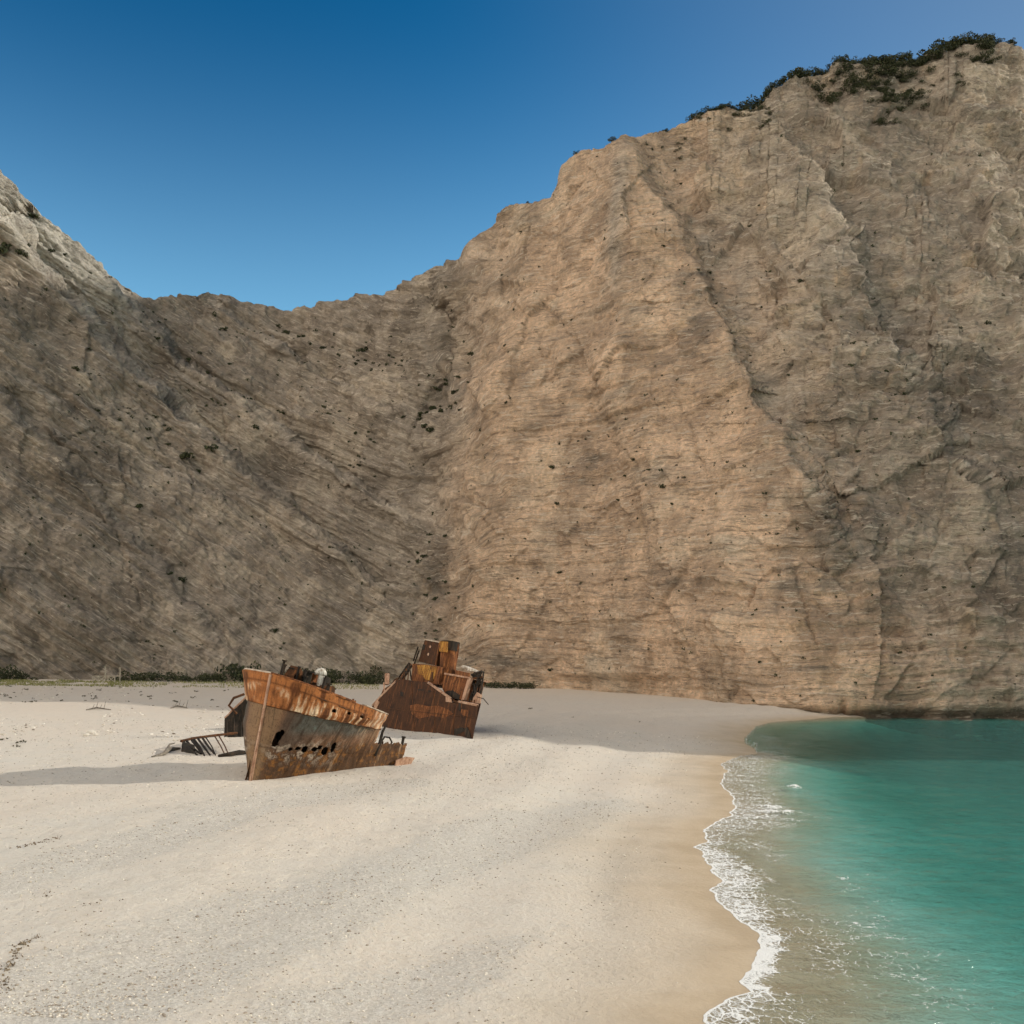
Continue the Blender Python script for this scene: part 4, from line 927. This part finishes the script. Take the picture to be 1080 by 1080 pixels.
# ------------------------------------------------------------------ stones
def ico():
    t_ = (1 + 5 ** .5) / 2
    V = np.array([(-1,t_,0),(1,t_,0),(-1,-t_,0),(1,-t_,0),(0,-1,t_),(0,1,t_),(0,-1,-t_),(0,1,-t_),(t_,0,-1),(t_,0,1),(-t_,0,-1),(-t_,0,1)], float)
    Fc = np.array([(0,11,5),(0,5,1),(0,1,7),(0,7,10),(0,10,11),(1,5,9),(5,11,4),(11,10,2),(10,7,6),(7,1,8),(3,9,4),(3,4,2),(3,2,6),(3,6,8),(3,8,9),(4,9,5),(2,4,11),(6,2,10),(8,6,7),(9,8,1)])
    return V / np.linalg.norm(V[0]), Fc
m = NT('stones'); v = m.coord()
m.principled(m.mix(m.noise(v, 8, 3, 0.6), m.attr('tone', 'Color'), m.mix(1.0, m.attr('tone', 'Color'), (1.25, 1.22, 1.18), 'MULTIPLY')), 0.9, None, 0.2)
M_STONE = m.m
IV, IF = ico()
def stones(name, pos, rad, tone):
    n = len(pos)
    jit = 1 + 0.28 * (rng.random((n, 12, 1)) - 0.5) * 2
    V = IV[None] * jit * (rad[:, None, None] * np.stack([1 + 0.4 * rng.random(n), 0.8 + 0.3 * rng.random(n), 0.5 + 0.25 * rng.random(n)], -1)[:, None])
    an = rng.random(n) * 6.283; ca, sa = np.cos(an)[:, None], np.sin(an)[:, None]
    V = np.stack([V[..., 0] * ca - V[..., 1] * sa, V[..., 0] * sa + V[..., 1] * ca, V[..., 2]], -1) + pos[:, None]
    Q = IF[None] + (np.arange(n) * 12)[:, None, None]
    T = np.repeat(tone[:, None], 12, 1).reshape(-1, 3)
    return link(name, mesh_np(name, V, Q.reshape(-1, 3), attrs={'tone': T}, mats=[M_STONE]))
cand = 300000
yy = 28 + 100 * rng.random(cand) ** 1.6; xx = (rng.random(cand) * 1130 - 30 - 540) / F * yy
ix = np.clip(np.searchsorted(gx, xx) - 1, 0, len(gx) - 2); iy = np.clip(np.searchsorted(gy, yy) - 1, 0, len(gy) - 2)
gv = gravel[iy, ix]; wv = dsw[iy, ix]
cl = np.clip(0.5 + 1.5 * fbm(xx * 0.25, yy * 0.18, 0.0, 4, 501), 0, 1)
pr = (0.03 + 0.10 * sstep(40, 70, yy) + 0.16 * cl ** 2 + 0.55 * gv * (0.3 + cl)) * (wv > 1.5) * sstep(1.5, 7, wv)
sel = rng.random(cand) < pr * 0.30
xx, yy = xx[sel], yy[sel]
rad = 0.016 + 0.034 * rng.random(len(xx)) ** 3 + 0.0004 * np.maximum(yy - 35, 0)
big = rng.random(len(xx)) < 0.004; rad[big] *= 2.4
tt = rng.random((len(xx), 1))
tone = np.where(tt < 0.24, np.array((0.62, 0.57, 0.50)), np.where(tt < 0.66, np.array((0.45, 0.40, 0.335)), np.array((0.27, 0.23, 0.185)))) * (0.85 + 0.3 * rng.random((len(xx), 1)))
print('pebbles', len(xx))
tag(stones('pebbles', np.stack([xx, yy, ground_z(xx, yy) + rad * 0.25], -1), rad, tone), 'loose pale and grey pebbles strewn over the beach', 'pebbles', kind='stuff')
# rubble and tufts on the upper left beach
cand = 9000
cq = rng.random(cand) * 330 - 10; rq = 722 + 60 * rng.random(cand) ** 1.3
kk = np.clip(0.3 + 2 * fbm(cq * 0.02, rq * 0.05, 0.0, 3, 511), 0, 1) > 0.45
pts = on_ground_np(cq[kk][:650], rq[kk][:650])
rad = 0.05 + 0.17 * rng.random(len(pts)) ** 3
tt = rng.random((len(pts), 1)); tone = np.where(tt < 0.35, np.array((0.60, 0.56, 0.50)), np.where(tt < 0.75, np.array((0.42, 0.37, 0.31)), np.array((0.15, 0.12, 0.09))))
tag(stones('rubble', pts + np.array((0, 0, 0.02)), rad, tone), 'scattered pale rubble on the upper beach left of the bow', 'rubble', kind='stuff')
for c, r, s_, lab in ((96, 774, 0.42, 'largest pale boulder on the upper beach, in a small cluster'), (91, 776, 0.28, 'small pale boulder just left of the largest boulder'), (100.5, 775.5, 0.24, 'small pale boulder just right of the largest boulder')):
    x, y, z = on_ground(c, r)
    bmv, _ = IV, None
    import bmesh
    bm = bmesh.new(); bmesh.ops.create_icosphere(bm, subdivisions=3, radius=1)
    for vt in bm.verts:
        q = vt.co; n = 1 + 0.30 * float(fbm(q.x * 1.3 + c, q.y * 1.3, q.z * 1.3, 3, 521)); vt.co = Vector((q.x * 1.3 * n, q.y * n, q.z * 0.75 * n)) * s_
    me = bpy.data.meshes.new('boulder'); bm.to_mesh(me); bm.free()
    at_ = me.attributes.new('tone', 'FLOAT_COLOR', 'POINT'); at_.data.foreach_set('color', np.tile((0.50, 0.46, 0.40, 1), len(me.vertices)).astype(np.float32))
    me.materials.append(M_STONE); o = link('boulder', me); o.location = (x, y, z + s_ * 0.3); tag(o, lab, 'boulder', 'boulders on the upper beach')

print("T plants", round(time.time() - T0, 1))
# ------------------------------------------------------------------ plants
def leafmat(name, a, b, c):
    m = NT(name); v = m.coord()
    n = m.noise(v, 1.4, 4, 0.7); q = m.n('ObjectInfo').outputs['Random']
    col = m.mix(m.rmap(n, 0.35, 0.65), a, b); col = m.mix(m.rmap(m.attr('leaf'), 0.5, 1.0, 0, 0.8), col, c)
    col = m.mix(m.math('MULTIPLY', q, 0.4), col, m.mix(1.0, col, (1.3, 1.15, 0.9), 'MULTIPLY'))
    m.principled(col, 0.75, None, 0.25); return m.m
M_LEAF = leafmat('maquis_leaves', (0.022, 0.028, 0.014), (0.040, 0.047, 0.021), (0.085, 0.085, 0.038))
M_TUFT = leafmat('dry_tuft_leaves', (0.045, 0.045, 0.024), (0.075, 0.066, 0.036), (0.12, 0.10, 0.055))
M_GRASS = leafmat('grass_blades', (0.14, 0.15, 0.05), (0.20, 0.20, 0.075), (0.30, 0.27, 0.12))
m = NT('bark'); v = m.coord(); m.principled(m.mix(m.noise(m.mapv(v, (4, 4, 1)), 3, 4), (0.06, 0.045, 0.03), (0.14, 0.11, 0.08)), 0.9); M_BARK = m.m
def leaf_quads(cen, size, r):
    n = len(cen)
    a = r.normal(size=(n, 3)); a /= np.linalg.norm(a, axis=1, keepdims=True)
    b = np.cross(a, r.normal(size=(n, 3))); b /= np.linalg.norm(b, axis=1, keepdims=True)
    s = size[:, None]
    V = np.stack([cen - a * s, cen - b * s * 0.55, cen + a * s, cen + b * s * 0.55], 1)
    return V.reshape(-1, 3), np.arange(4 * n).reshape(n, 4), np.repeat(r.random(n), 4)
def crown_mesh(name, seed, n, flat=0.75, lobes=6, leaf=0.13, mat=None):
    r = np.random.default_rng(seed)
    cen = []
    L = [(r.normal(size=3) * np.array((0.45, 0.45, 0.25 * flat)) + np.array((0, 0, 0.45 * flat)), 0.30 + 0.30 * r.random()) for _ in range(lobes)]
    for i in range(n):
        c0, rr = L[i % lobes]
        d = r.normal(size=3); d /= np.linalg.norm(d)
        cen.append(c0 + d * rr * (0.55 + 0.45 * r.random() ** 0.5) * np.array((1, 1, flat)))
    cen = np.array(cen); cen[:, 2] = np.maximum(cen[:, 2], -0.15)
    V, Q, lf = leaf_quads(cen, leaf * (0.6 + 0.8 * r.random(n)), r)
    return mesh_np(name, V, Q, attrs={'leaf': lf}, mats=[mat or M_LEAF])
SH = [crown_mesh('shrub', 600 + i, 110, 0.7, 5, 0.22) for i in range(5)]
SHB = [crown_mesh('shrub', 640 + i, 520, 0.75, 9, 0.085) for i in range(5)]
TF = [crown_mesh('tuft', 660 + i, 50, 0.6, 4, 0.22, M_TUFT) for i in range(3)]
TR = []
for i in range(4):
    cm = crown_mesh('crown', 620 + i, 620, 0.85, 10, 0.11)
    k = MB(); k.tube([(0, 0, -0.5), (0.03, 0.02, -0.1), (0.0, 0.05, 0.35)], [0.09, 0.06, 0.03], 7)
    for j in range(4):
        an = j * 1.6 + i; k.tube([(0.01, 0.02, 0.0 + 0.06 * j), (0.3 * math.cos(an), 0.3 * math.sin(an), 0.35 + 0.05 * j)], [0.035, 0.012], 5)
    tm = mesh_np('trunk', k.V, faces=k.F, mats=[M_BARK])
    TR.append((cm, tm))
def surf(c, r):
    j = int(np.clip((c + 260) / 1580 * (NCc - 1), 0, NCc - 1)); i = int(np.argmin(np.abs(R[:, j] - r)))
    return Vector((CX[i, j], CY[i, j], CZ[i, j])), Vector(NC[i, j].tolist())
def plant(me, p, rad, name, flat=1.0):
    o = link(name, me); o.location = p; o.scale = (rad, rad, rad * flat); o.rotation_euler = (random.uniform(-.2, .2), random.uniform(-.2, .2), random.uniform(0, 6.28)); return o
ncs = 0
def cliff_shrub(c, r, rpx, label, group):
    global ncs
    p, n = surf(c, r)
    for _ in range(7):                      # roots find the ledges
        p2, n2_ = surf(c + random.gauss(0, 6), r + random.gauss(0, 6))
        if n2_.z > n.z: p, n = p2, n2_
    rad = 1.45 * rpx * random.choice((0.7, 0.85, 1.0, 1.0, 1.4)) * p.y / F
    o = plant(random.choice(SH), p + n * rad * 0.25, rad, 'cliff_shrub', random.uniform(0.7, 1.2)); tag(o, label, 'shrub', group); ncs += 1
def along(pts, n, jx, jy):
    pts = np.array(pts, float); sgl = np.hypot(*np.diff(pts, axis=0).T); cu = np.concatenate([[0], np.cumsum(sgl)])
    for s_ in sorted(random.uniform(0, cu[-1]) for _ in range(n)):
        yield np.interp(s_, cu, pts[:, 0]) + random.gauss(0, jx), np.interp(s_, cu, pts[:, 1]) + random.gauss(0, jy)
L_COR = 'dark shrub in the steep gully where the grey wall meets the tan wall'
for c, r in along([(486, 370), (478, 395), (470, 430), (446, 440), (440, 460)], 34, 5, 6): cliff_shrub(c, r, random.uniform(1.2, 3.4), L_COR, 'shrubs in the corner gully')
for c, r in along([(445, 560), (470, 590), (452, 625), (470, 660), (440, 670)], 22, 7, 8): cliff_shrub(c, r, random.uniform(1.2, 2.8), L_COR, 'shrubs in the corner gully')
L_LEFT = 'small dark shrub rooted on a sloping ledge of the grey left wall'
for pts, n in (([(150, 345), (215, 395), (260, 440)], 26), ([(290, 350), (350, 372), (430, 378)], 22), ([(350, 385), (385, 372), (440, 400)], 18), ([(85, 380), (100, 450), (103, 480)], 16), ([(120, 430), (185, 470), (215, 487)], 18),
               ([(265, 430), (330, 470), (400, 500)], 20), ([(150, 560), (190, 640), (150, 680)], 12), ([(40, 260), (120, 300), (190, 360)], 12), ([(230, 340), (290, 400), (400, 470)], 24)):
    for c, r in along(pts, n, 5, 7): cliff_shrub(c, r, random.uniform(0.8, 2.3), L_LEFT, 'shrubs on the grey left wall')
for c, r, s_ in ((8, 266, 7), (18, 270, 5), (3, 262, 5), (55, 263, 4), (190, 487, 4), (98, 440, 4), (213, 487, 5), (297, 675, 5), (383, 371, 4), (150, 545, 4), (186, 627, 5)): cliff_shrub(c, r, s_, 'broad dark bush on the grey left wall, bigger than the shrubs round it', 'big bushes on the grey left wall')
for i_, (c, r, s_) in enumerate(((30, 222, 4.5), (26, 218, 3))): cliff_shrub(c, r, s_, ('larger' if i_ == 0 else 'smaller') + ' green bush on the sunlit crest at the far left', 'bushes on the sunlit crest')
L_TAN = 'small dark tuft on a bare ledge of the tall tan wall'
for i in range(95):
    c = random.uniform(530, 1075); r = random.uniform(max(200, interp(c, SKY) + 60), 735)
    cliff_shrub(c, r, random.choice([.7, .9, 1.1, 1.4, 1.8, 2.2]), L_TAN, 'tufts on the tan wall')
for pts, n in (([(600, 440), (650, 480), (690, 470)], 8), ([(730, 280), (770, 340), (830, 400)], 14), ([(690, 510), (760, 560), (830, 545)], 12), ([(850, 300), (900, 350), (960, 430)], 14)):
    for c, r in along(pts, n, 10, 14): cliff_shrub(c, r, random.uniform(0.8, 2.0), L_TAN, 'tufts on the tan wall')
# the rest as one mass
P_, S_ = [], []
for i in range(1500):
    if random.random() < 0.62: c, r = random.uniform(0, 500), random.uniform(300, 700)
    else: c, r = random.uniform(500, 1080), random.uniform(150, 745)
    if r < interp(c, SKY) + 14 or (c < 500 and perlin(c * 0.012 + r * 0.01, (r - 0.62 * c) * 0.035, 0.5, 531) < 0.02): continue
    p, n = max((surf(c + random.gauss(0, 7), r + random.gauss(0, 5)) for _ in range(4)), key=lambda q: q[1].z); s_ = p.y / F * random.choice([.5, .6, .8, .9, 1.1, 1.5]); 
    kq = np.random.default_rng(i).normal(size=(14, 3)) * s_ * 0.55 + np.array(p + n * s_ * 0.3); P_.append(kq); S_.append(np.full(14, s_ * 0.8))
V, Q, lf = leaf_quads(np.concatenate(P_), np.concatenate(S_), rng)
tag(link('cliff_plants', mesh_np('cliff_plants', V, Q, attrs={'leaf': lf}, mats=[M_LEAF])), 'tiny dark plants speckled over the ledges of the cliffs', 'plants', kind='stuff')
# trees and scrub on the right hand summit
tn = 0
def crest_tree(c, hpx, label, group, drop=0.0):
    p, n = surf(c, interp(c, SKY) - 20 + 0.0); p = surf(c, -999)[0]
    rad = hpx * p.y / F
    e = empty('crest_tree', Matrix.Translation(p + Vector((0, 0.4 * rad, rad * (0.12 - drop)))) @ Matrix.Rotation(random.uniform(0, 6.28), 4, 'Z') @ Matrix.Diagonal((rad, rad, rad * random.uniform(0.6, 0.85), 1))); tag(e, label, 'tree', group)
    cm, tm = random.choice(TR); link('crown', cm, e); link('trunk', tm, e)
c = 728.0
while c < 1064:
    big = 0.6 + 0.5 * (790 < c < 872) + 0.9 * (980 < c < 1050) + 0.3 * (890 < c < 960)
    s_ = (6.0 + 4.0 * random.random()) * big
    crest_tree(c, s_, 'low dark evergreen in the row along the right hand cliff top', 'evergreens along the cliff top', 0.1); c += s_ * random.uniform(0.5, 0.9)
for c, s_, lab in ((648, 4.6, 'lone dark tree on the tan pinnacle'), (612, 3.2, 'tiny tree on the crest left of the pinnacle tree'), (701, 4.0, 'lone small tree on the crest between pinnacle and summit scrub'), (556, 2.0, 'tiniest crest tree, low on the left end of the tan skyline')): crest_tree(c, s_, lab, None)
for pts, n, a, b, jx, jy in (([(868, 92), (900, 100), (950, 112)], 40, 3.5, 6.5, 12, 7), ([(880, 84), (930, 82), (980, 76)], 36, 3, 6.5, 12, 6), ([(940, 70), (990, 72)], 8, 3.5, 7, 10, 4), ([(985, 62), (1040, 62)], 14, 4, 8, 8, 5), ([(1020, 72), (1046, 70)], 7, 3, 5, 6, 3),
                         ([(800, 112), (775, 128), (745, 138)], 12, 2, 4, 7, 4), ([(812, 118), (796, 132)], 8, 2, 4, 4, 4), ([(925, 130), (940, 132)], 5, 3, 5, 6, 2), ([(960, 108), (975, 100)], 6, 3, 6, 4, 4), ([(985, 88), (1010, 92)], 5, 2, 4, 8, 3), ([(690, 150), (720, 158), (712, 175)], 8, 1.2, 2.6, 8, 5)):
    for c, r in along(pts, n, jx, jy):
        if r < interp(c, SKY) + 2: r = interp(c, SKY) + 3
        p, n_ = surf(c, r); rad = 1.35 * random.uniform(a, b) * p.y / F
        o = plant(random.choice(SHB), p + n_ * rad * 0.3, rad, 'summit_shrub', 0.8); tag(o, 'dark shrub in the scrub on the steep slope under the right hand summit', 'shrub', 'scrub below the summit')
# bushes along the foot of the grey wall
FB = ((4, 26, 15), (18, 20, 9), (140, 22, 9), (158, 20, 9), (176, 26, 11), (197, 18, 7), (216, 22, 10), (234, 16, 8), (252, 30, 25), (332, 26, 15), (352, 26, 17), (374, 28, 15), (393, 22, 13), (516, 22, 7), (534, 28, 8), (552, 24, 7), (124, 14, 6), (298, 22, 12), (312, 20, 13))
FL = ['dark foot bush at the left picture edge', 'low dark bush beside the one at the left picture edge', 'low bush right of the timber frame', 'second bush right of the timber frame', 'widest dark bush between timber frame and bow', 'dark bush right of the widest one', 'dark bush midway along the hedge left of the bow', 'low bush just left of the tallest bush', 'tallest dark bush, just left of the bow top',
      'dark bush behind the bow right of its winch', 'tallest bush behind the bow and winch', 'dark bush behind the aft end of the bow', 'dark bush between bow and stern', 'flat green shrub right of the stern, nearest to it', 'flat green shrub, middle of three right of the stern', 'flat green shrub, farthest right of three beyond the stern', 'smallest bush hard against the timber frame', 'dark bush mostly hidden by the bow top', 'dark bush mostly hidden by the bow winch']
for (c, w_, h_), lab in zip(FB, FL):
    y = float(np.interp(c, [q[0] for q in YF], [q[1] for q in YF])) - 5.0 - random.random()
    x = (c - 540) / F * y; z = gz(x, y); s_ = y / F
    me = crown_mesh('foot_bush', 700 + c, 900, 0.8, 10, 0.075)
    o = link('foot_bush', me); o.location = (x, y, z); o.scale = (w_ * s_ * 0.62, w_ * s_ * 0.5, h_ * s_ * 1.05); tag(o, lab, 'bush', 'bushes along the cliff foot')
# grass and low weeds by the cliff foot
n = 16000
cg = rng.random(n) * 420 - 20; yg = 240 - 6 - 30 * rng.random(n) ** 1.6
kp = (rng.random(n) < np.where(cg < 140, 1.0, 0.35)) & (fbm(cg * 0.03, yg * 0.08, 0.0, 3, 541) > -0.12)
xg = (cg[kp] - 540) / F * yg[kp]; yg = yg[kp]; zg = ground_z(xg, yg); hh = 0.12 + 0.30 * rng.random(len(xg))
an = rng.random(len(xg)) * 3.14; wd = 0.10
V = np.stack([np.stack([xg - wd * np.cos(an), yg - wd * np.sin(an), zg - .02], -1), np.stack([xg + wd * np.cos(an), yg + wd * np.sin(an), zg - .02], -1), np.stack([xg + 0.15 * (rng.random(len(xg)) - .5), yg, zg + hh], -1)], 1)
tag(link('grass', mesh_np('grass', V, np.arange(3 * len(xg)).reshape(-1, 3), attrs={'leaf': np.repeat(rng.random(len(xg)), 3)}, mats=[M_GRASS])), 'yellow green grass along the cliff foot', 'grass', kind='stuff')
for c, r, s_ in [(21, 784, .45), (4, 781, .4), (17, 788, .3)] + [(random.uniform(0, 260), random.uniform(724, 742), random.uniform(.2, .5)) for _ in range(38)] + [(560, 748, .35), (674, 762, .2), (605, 757, .2)]:
    x, y, z = on_ground(c, r); o = plant(random.choice(TF), (x, y, z + 0.05), s_, 'beach_tuft', 0.8); tag(o, 'small dark dry tuft growing on the upper beach', 'tuft', 'tufts on the upper beach')
# dried seaweed line at the lower left
P_, S_ = [], []
for pts, n, j in (([(41, 988), (22, 996), (15, 1011), (7, 1022), (2, 1050)], 230, .12), ([(20, 894), (45, 888), (68, 881)], 90, .14), ([(85, 955), (130, 948)], 24, .2), ([(55, 940), (45, 945)], 16, .2), ([(205, 871), (215, 868)], 20, .12)):
    for c, r in along(pts, n, 0.8, 0.8):
        if perlin(c * 0.3, r * 0.3, 0.5, 551) < -0.05: continue
        P_.append((c, r)); S_.append((random.uniform(.03, .09), j))
P_ = np.array(P_); S_ = np.array(S_); P_ = on_ground_np(P_[:, 0], P_[:, 1]) + rng.normal(size=(len(P_), 3)) * S_[:, 1:] * np.array((1, 1, 0)) + np.array((0, 0, 0.015))
V, Q, lf = leaf_quads(P_, S_[:, 0], rng)
tag(link('dry_seaweed', mesh_np('dry_seaweed', V, Q, attrs={'leaf': lf}, mats=[leafmat('dry_seaweed', (0.11, 0.08, 0.05), (0.19, 0.145, 0.095), (0.28, 0.22, 0.15))])), 'broken line of dark dried seaweed on the lower left sand', 'seaweed', kind='stuff')
#@@P2B


print("T light, sky, camera", round(time.time() - T0, 1))
# ------------------------------------------------------------------ light, sky, camera
FILL_HAZE = (12.8, 11.6, 10.0)
SKY_G, SKY_V = 1.75, 0.47
w = bpy.data.worlds.new('World'); SC.world = w; w.use_nodes = True
t = w.node_tree; t.nodes.clear()
sky = t.nodes.new('ShaderNodeTexSky'); sky.sky_type = 'NISHITA'; sky.sun_disc = False
sky.sun_elevation = SUN_EL; sky.sun_rotation = math.pi / 2 - SUN_AZ
sky.altitude = 0; sky.air_density = 1.0; sky.dust_density = 0.6; sky.ozone_density = 2.0
bg = t.nodes.new('ShaderNodeBackground'); bg.inputs['Strength'].default_value = 0.15
wo = t.nodes.new('ShaderNodeOutputWorld')
# deep clear blue over the land, a bright haze added behind the camera to fill the shaded cliffs
gmm = t.nodes.new('ShaderNodeGamma'); gmm.inputs['Gamma'].default_value = SKY_G
hsv = t.nodes.new('ShaderNodeHueSaturation'); hsv.inputs['Saturation'].default_value = 0.96; hsv.inputs['Value'].default_value = SKY_V
gm = t.nodes.new('ShaderNodeTexCoord')
dt = t.nodes.new('ShaderNodeVectorMath'); dt.operation = 'DOT_PRODUCT'; dt.inputs[1].default_value = (-0.62, -0.68, 0.39)
mr = t.nodes.new('ShaderNodeMapRange'); mr.interpolation_type = 'SMOOTHSTEP'
for k_, v_ in (('From Min', 0.15), ('From Max', 1.0), ('To Min', 0.0), ('To Max', 1.0)): mr.inputs[k_].default_value = v_
mh = t.nodes.new('ShaderNodeMix'); mh.data_type = 'RGBA'
mh.inputs[7].default_value = (*FILL_HAZE, 1)
def wmap(src, a, b, c, d):
    q = t.nodes.new('ShaderNodeMapRange'); q.interpolation_type = 'SMOOTHSTEP'
    for k_, v_ in (('From Min', a), ('From Max', b), ('To Min', c), ('To Max', d)): q.inputs[k_].default_value = v_
    t.links.new(src, q.inputs['Value']); return q.outputs[0]
def wmix(f, a, b, blend='MIX'):
    q = t.nodes.new('ShaderNodeMix'); q.data_type = 'RGBA'; q.blend_type = blend; q.clamp_factor = True
    for k_, v_ in ((0, f), (6, a), (7, b)):
        if isinstance(v_, bpy.types.NodeSocket): t.links.new(v_, q.inputs[k_])
        else: q.inputs[k_].default_value = (*v_, 1) if isinstance(v_, tuple) else v_
    return q.outputs[2]
sxyz = t.nodes.new('ShaderNodeSeparateXYZ'); t.links.new(gm.outputs['Generated'], sxyz.inputs[0])
ds = t.nodes.new('ShaderNodeVectorMath'); ds.operation = 'DOT_PRODUCT'; ds.inputs[1].default_value = tuple(SUN.tolist()); t.links.new(gm.outputs['Generated'], ds.inputs[0])
t.links.new(gm.outputs['Generated'], dt.inputs[0]); t.links.new(dt.outputs['Value'], mr.inputs['Value'])
t.links.new(sky.outputs[0], gmm.inputs['Color']); t.links.new(gmm.outputs[0], hsv.inputs['Color'])
col = wmix(1.0, hsv.outputs[0], wmix(wmap(sxyz.outputs[2], 0.26, 0.58, 0, 1), (1.20, 1.40, 1.04), (0.06, 0.68, 0.72)), 'MULTIPLY')
col = wmix(wmap(ds.outputs['Value'], 0.25, 0.90, 0, 0.85), col, (1.15, 1.55, 2.3))
t.links.new(col, mh.inputs[6]); t.links.new(mr.outputs[0], mh.inputs[0])
t.links.new(mh.outputs[2], bg.inputs[0]); t.links.new(bg.outputs[0], wo.inputs[0])
sl = bpy.data.lights.new('sun', 'SUN'); sl.energy = 3.7; sl.angle = math.radians(0.5); sl.color = (1.0, 0.93, 0.82)
so = bpy.data.objects.new('sun', sl); COL.objects.link(so)
so.rotation_euler = Vector(SUN.tolist()).to_track_quat('Z', 'Y').to_euler()
so.location = (200, 60, 200)
cam = bpy.data.cameras.new('camera'); cam.sensor_width = 36; cam.lens = 36 * F / 1080
cam.shift_y = (RH - 540) / 1080; cam.clip_end = 5000; cam.clip_start = 0.5
co = bpy.data.objects.new('camera', cam); COL.objects.link(co)
co.location = (0, 0, HC); co.rotation_euler = (math.pi / 2, 0, 0)
SC.camera = co
print("T", time.time() - T0)
SC.view_settings.view_transform = 'Standard'; SC.view_settings.look = 'None'
SC.view_settings.exposure = 0.08; SC.view_settings.gamma = 1.0
SC.cycles.transparent_max_bounces = 12
SC.cycles.use_adaptive_sampling = True; SC.cycles.adaptive_threshold = 0.025; SC.cycles.adaptive_min_samples = 16
SC.cycles.max_bounces = 4; SC.cycles.diffuse_bounces = 3; SC.cycles.glossy_bounces = 2; SC.cycles.transmission_bounces = 2; SC.cycles.volume_bounces = 0
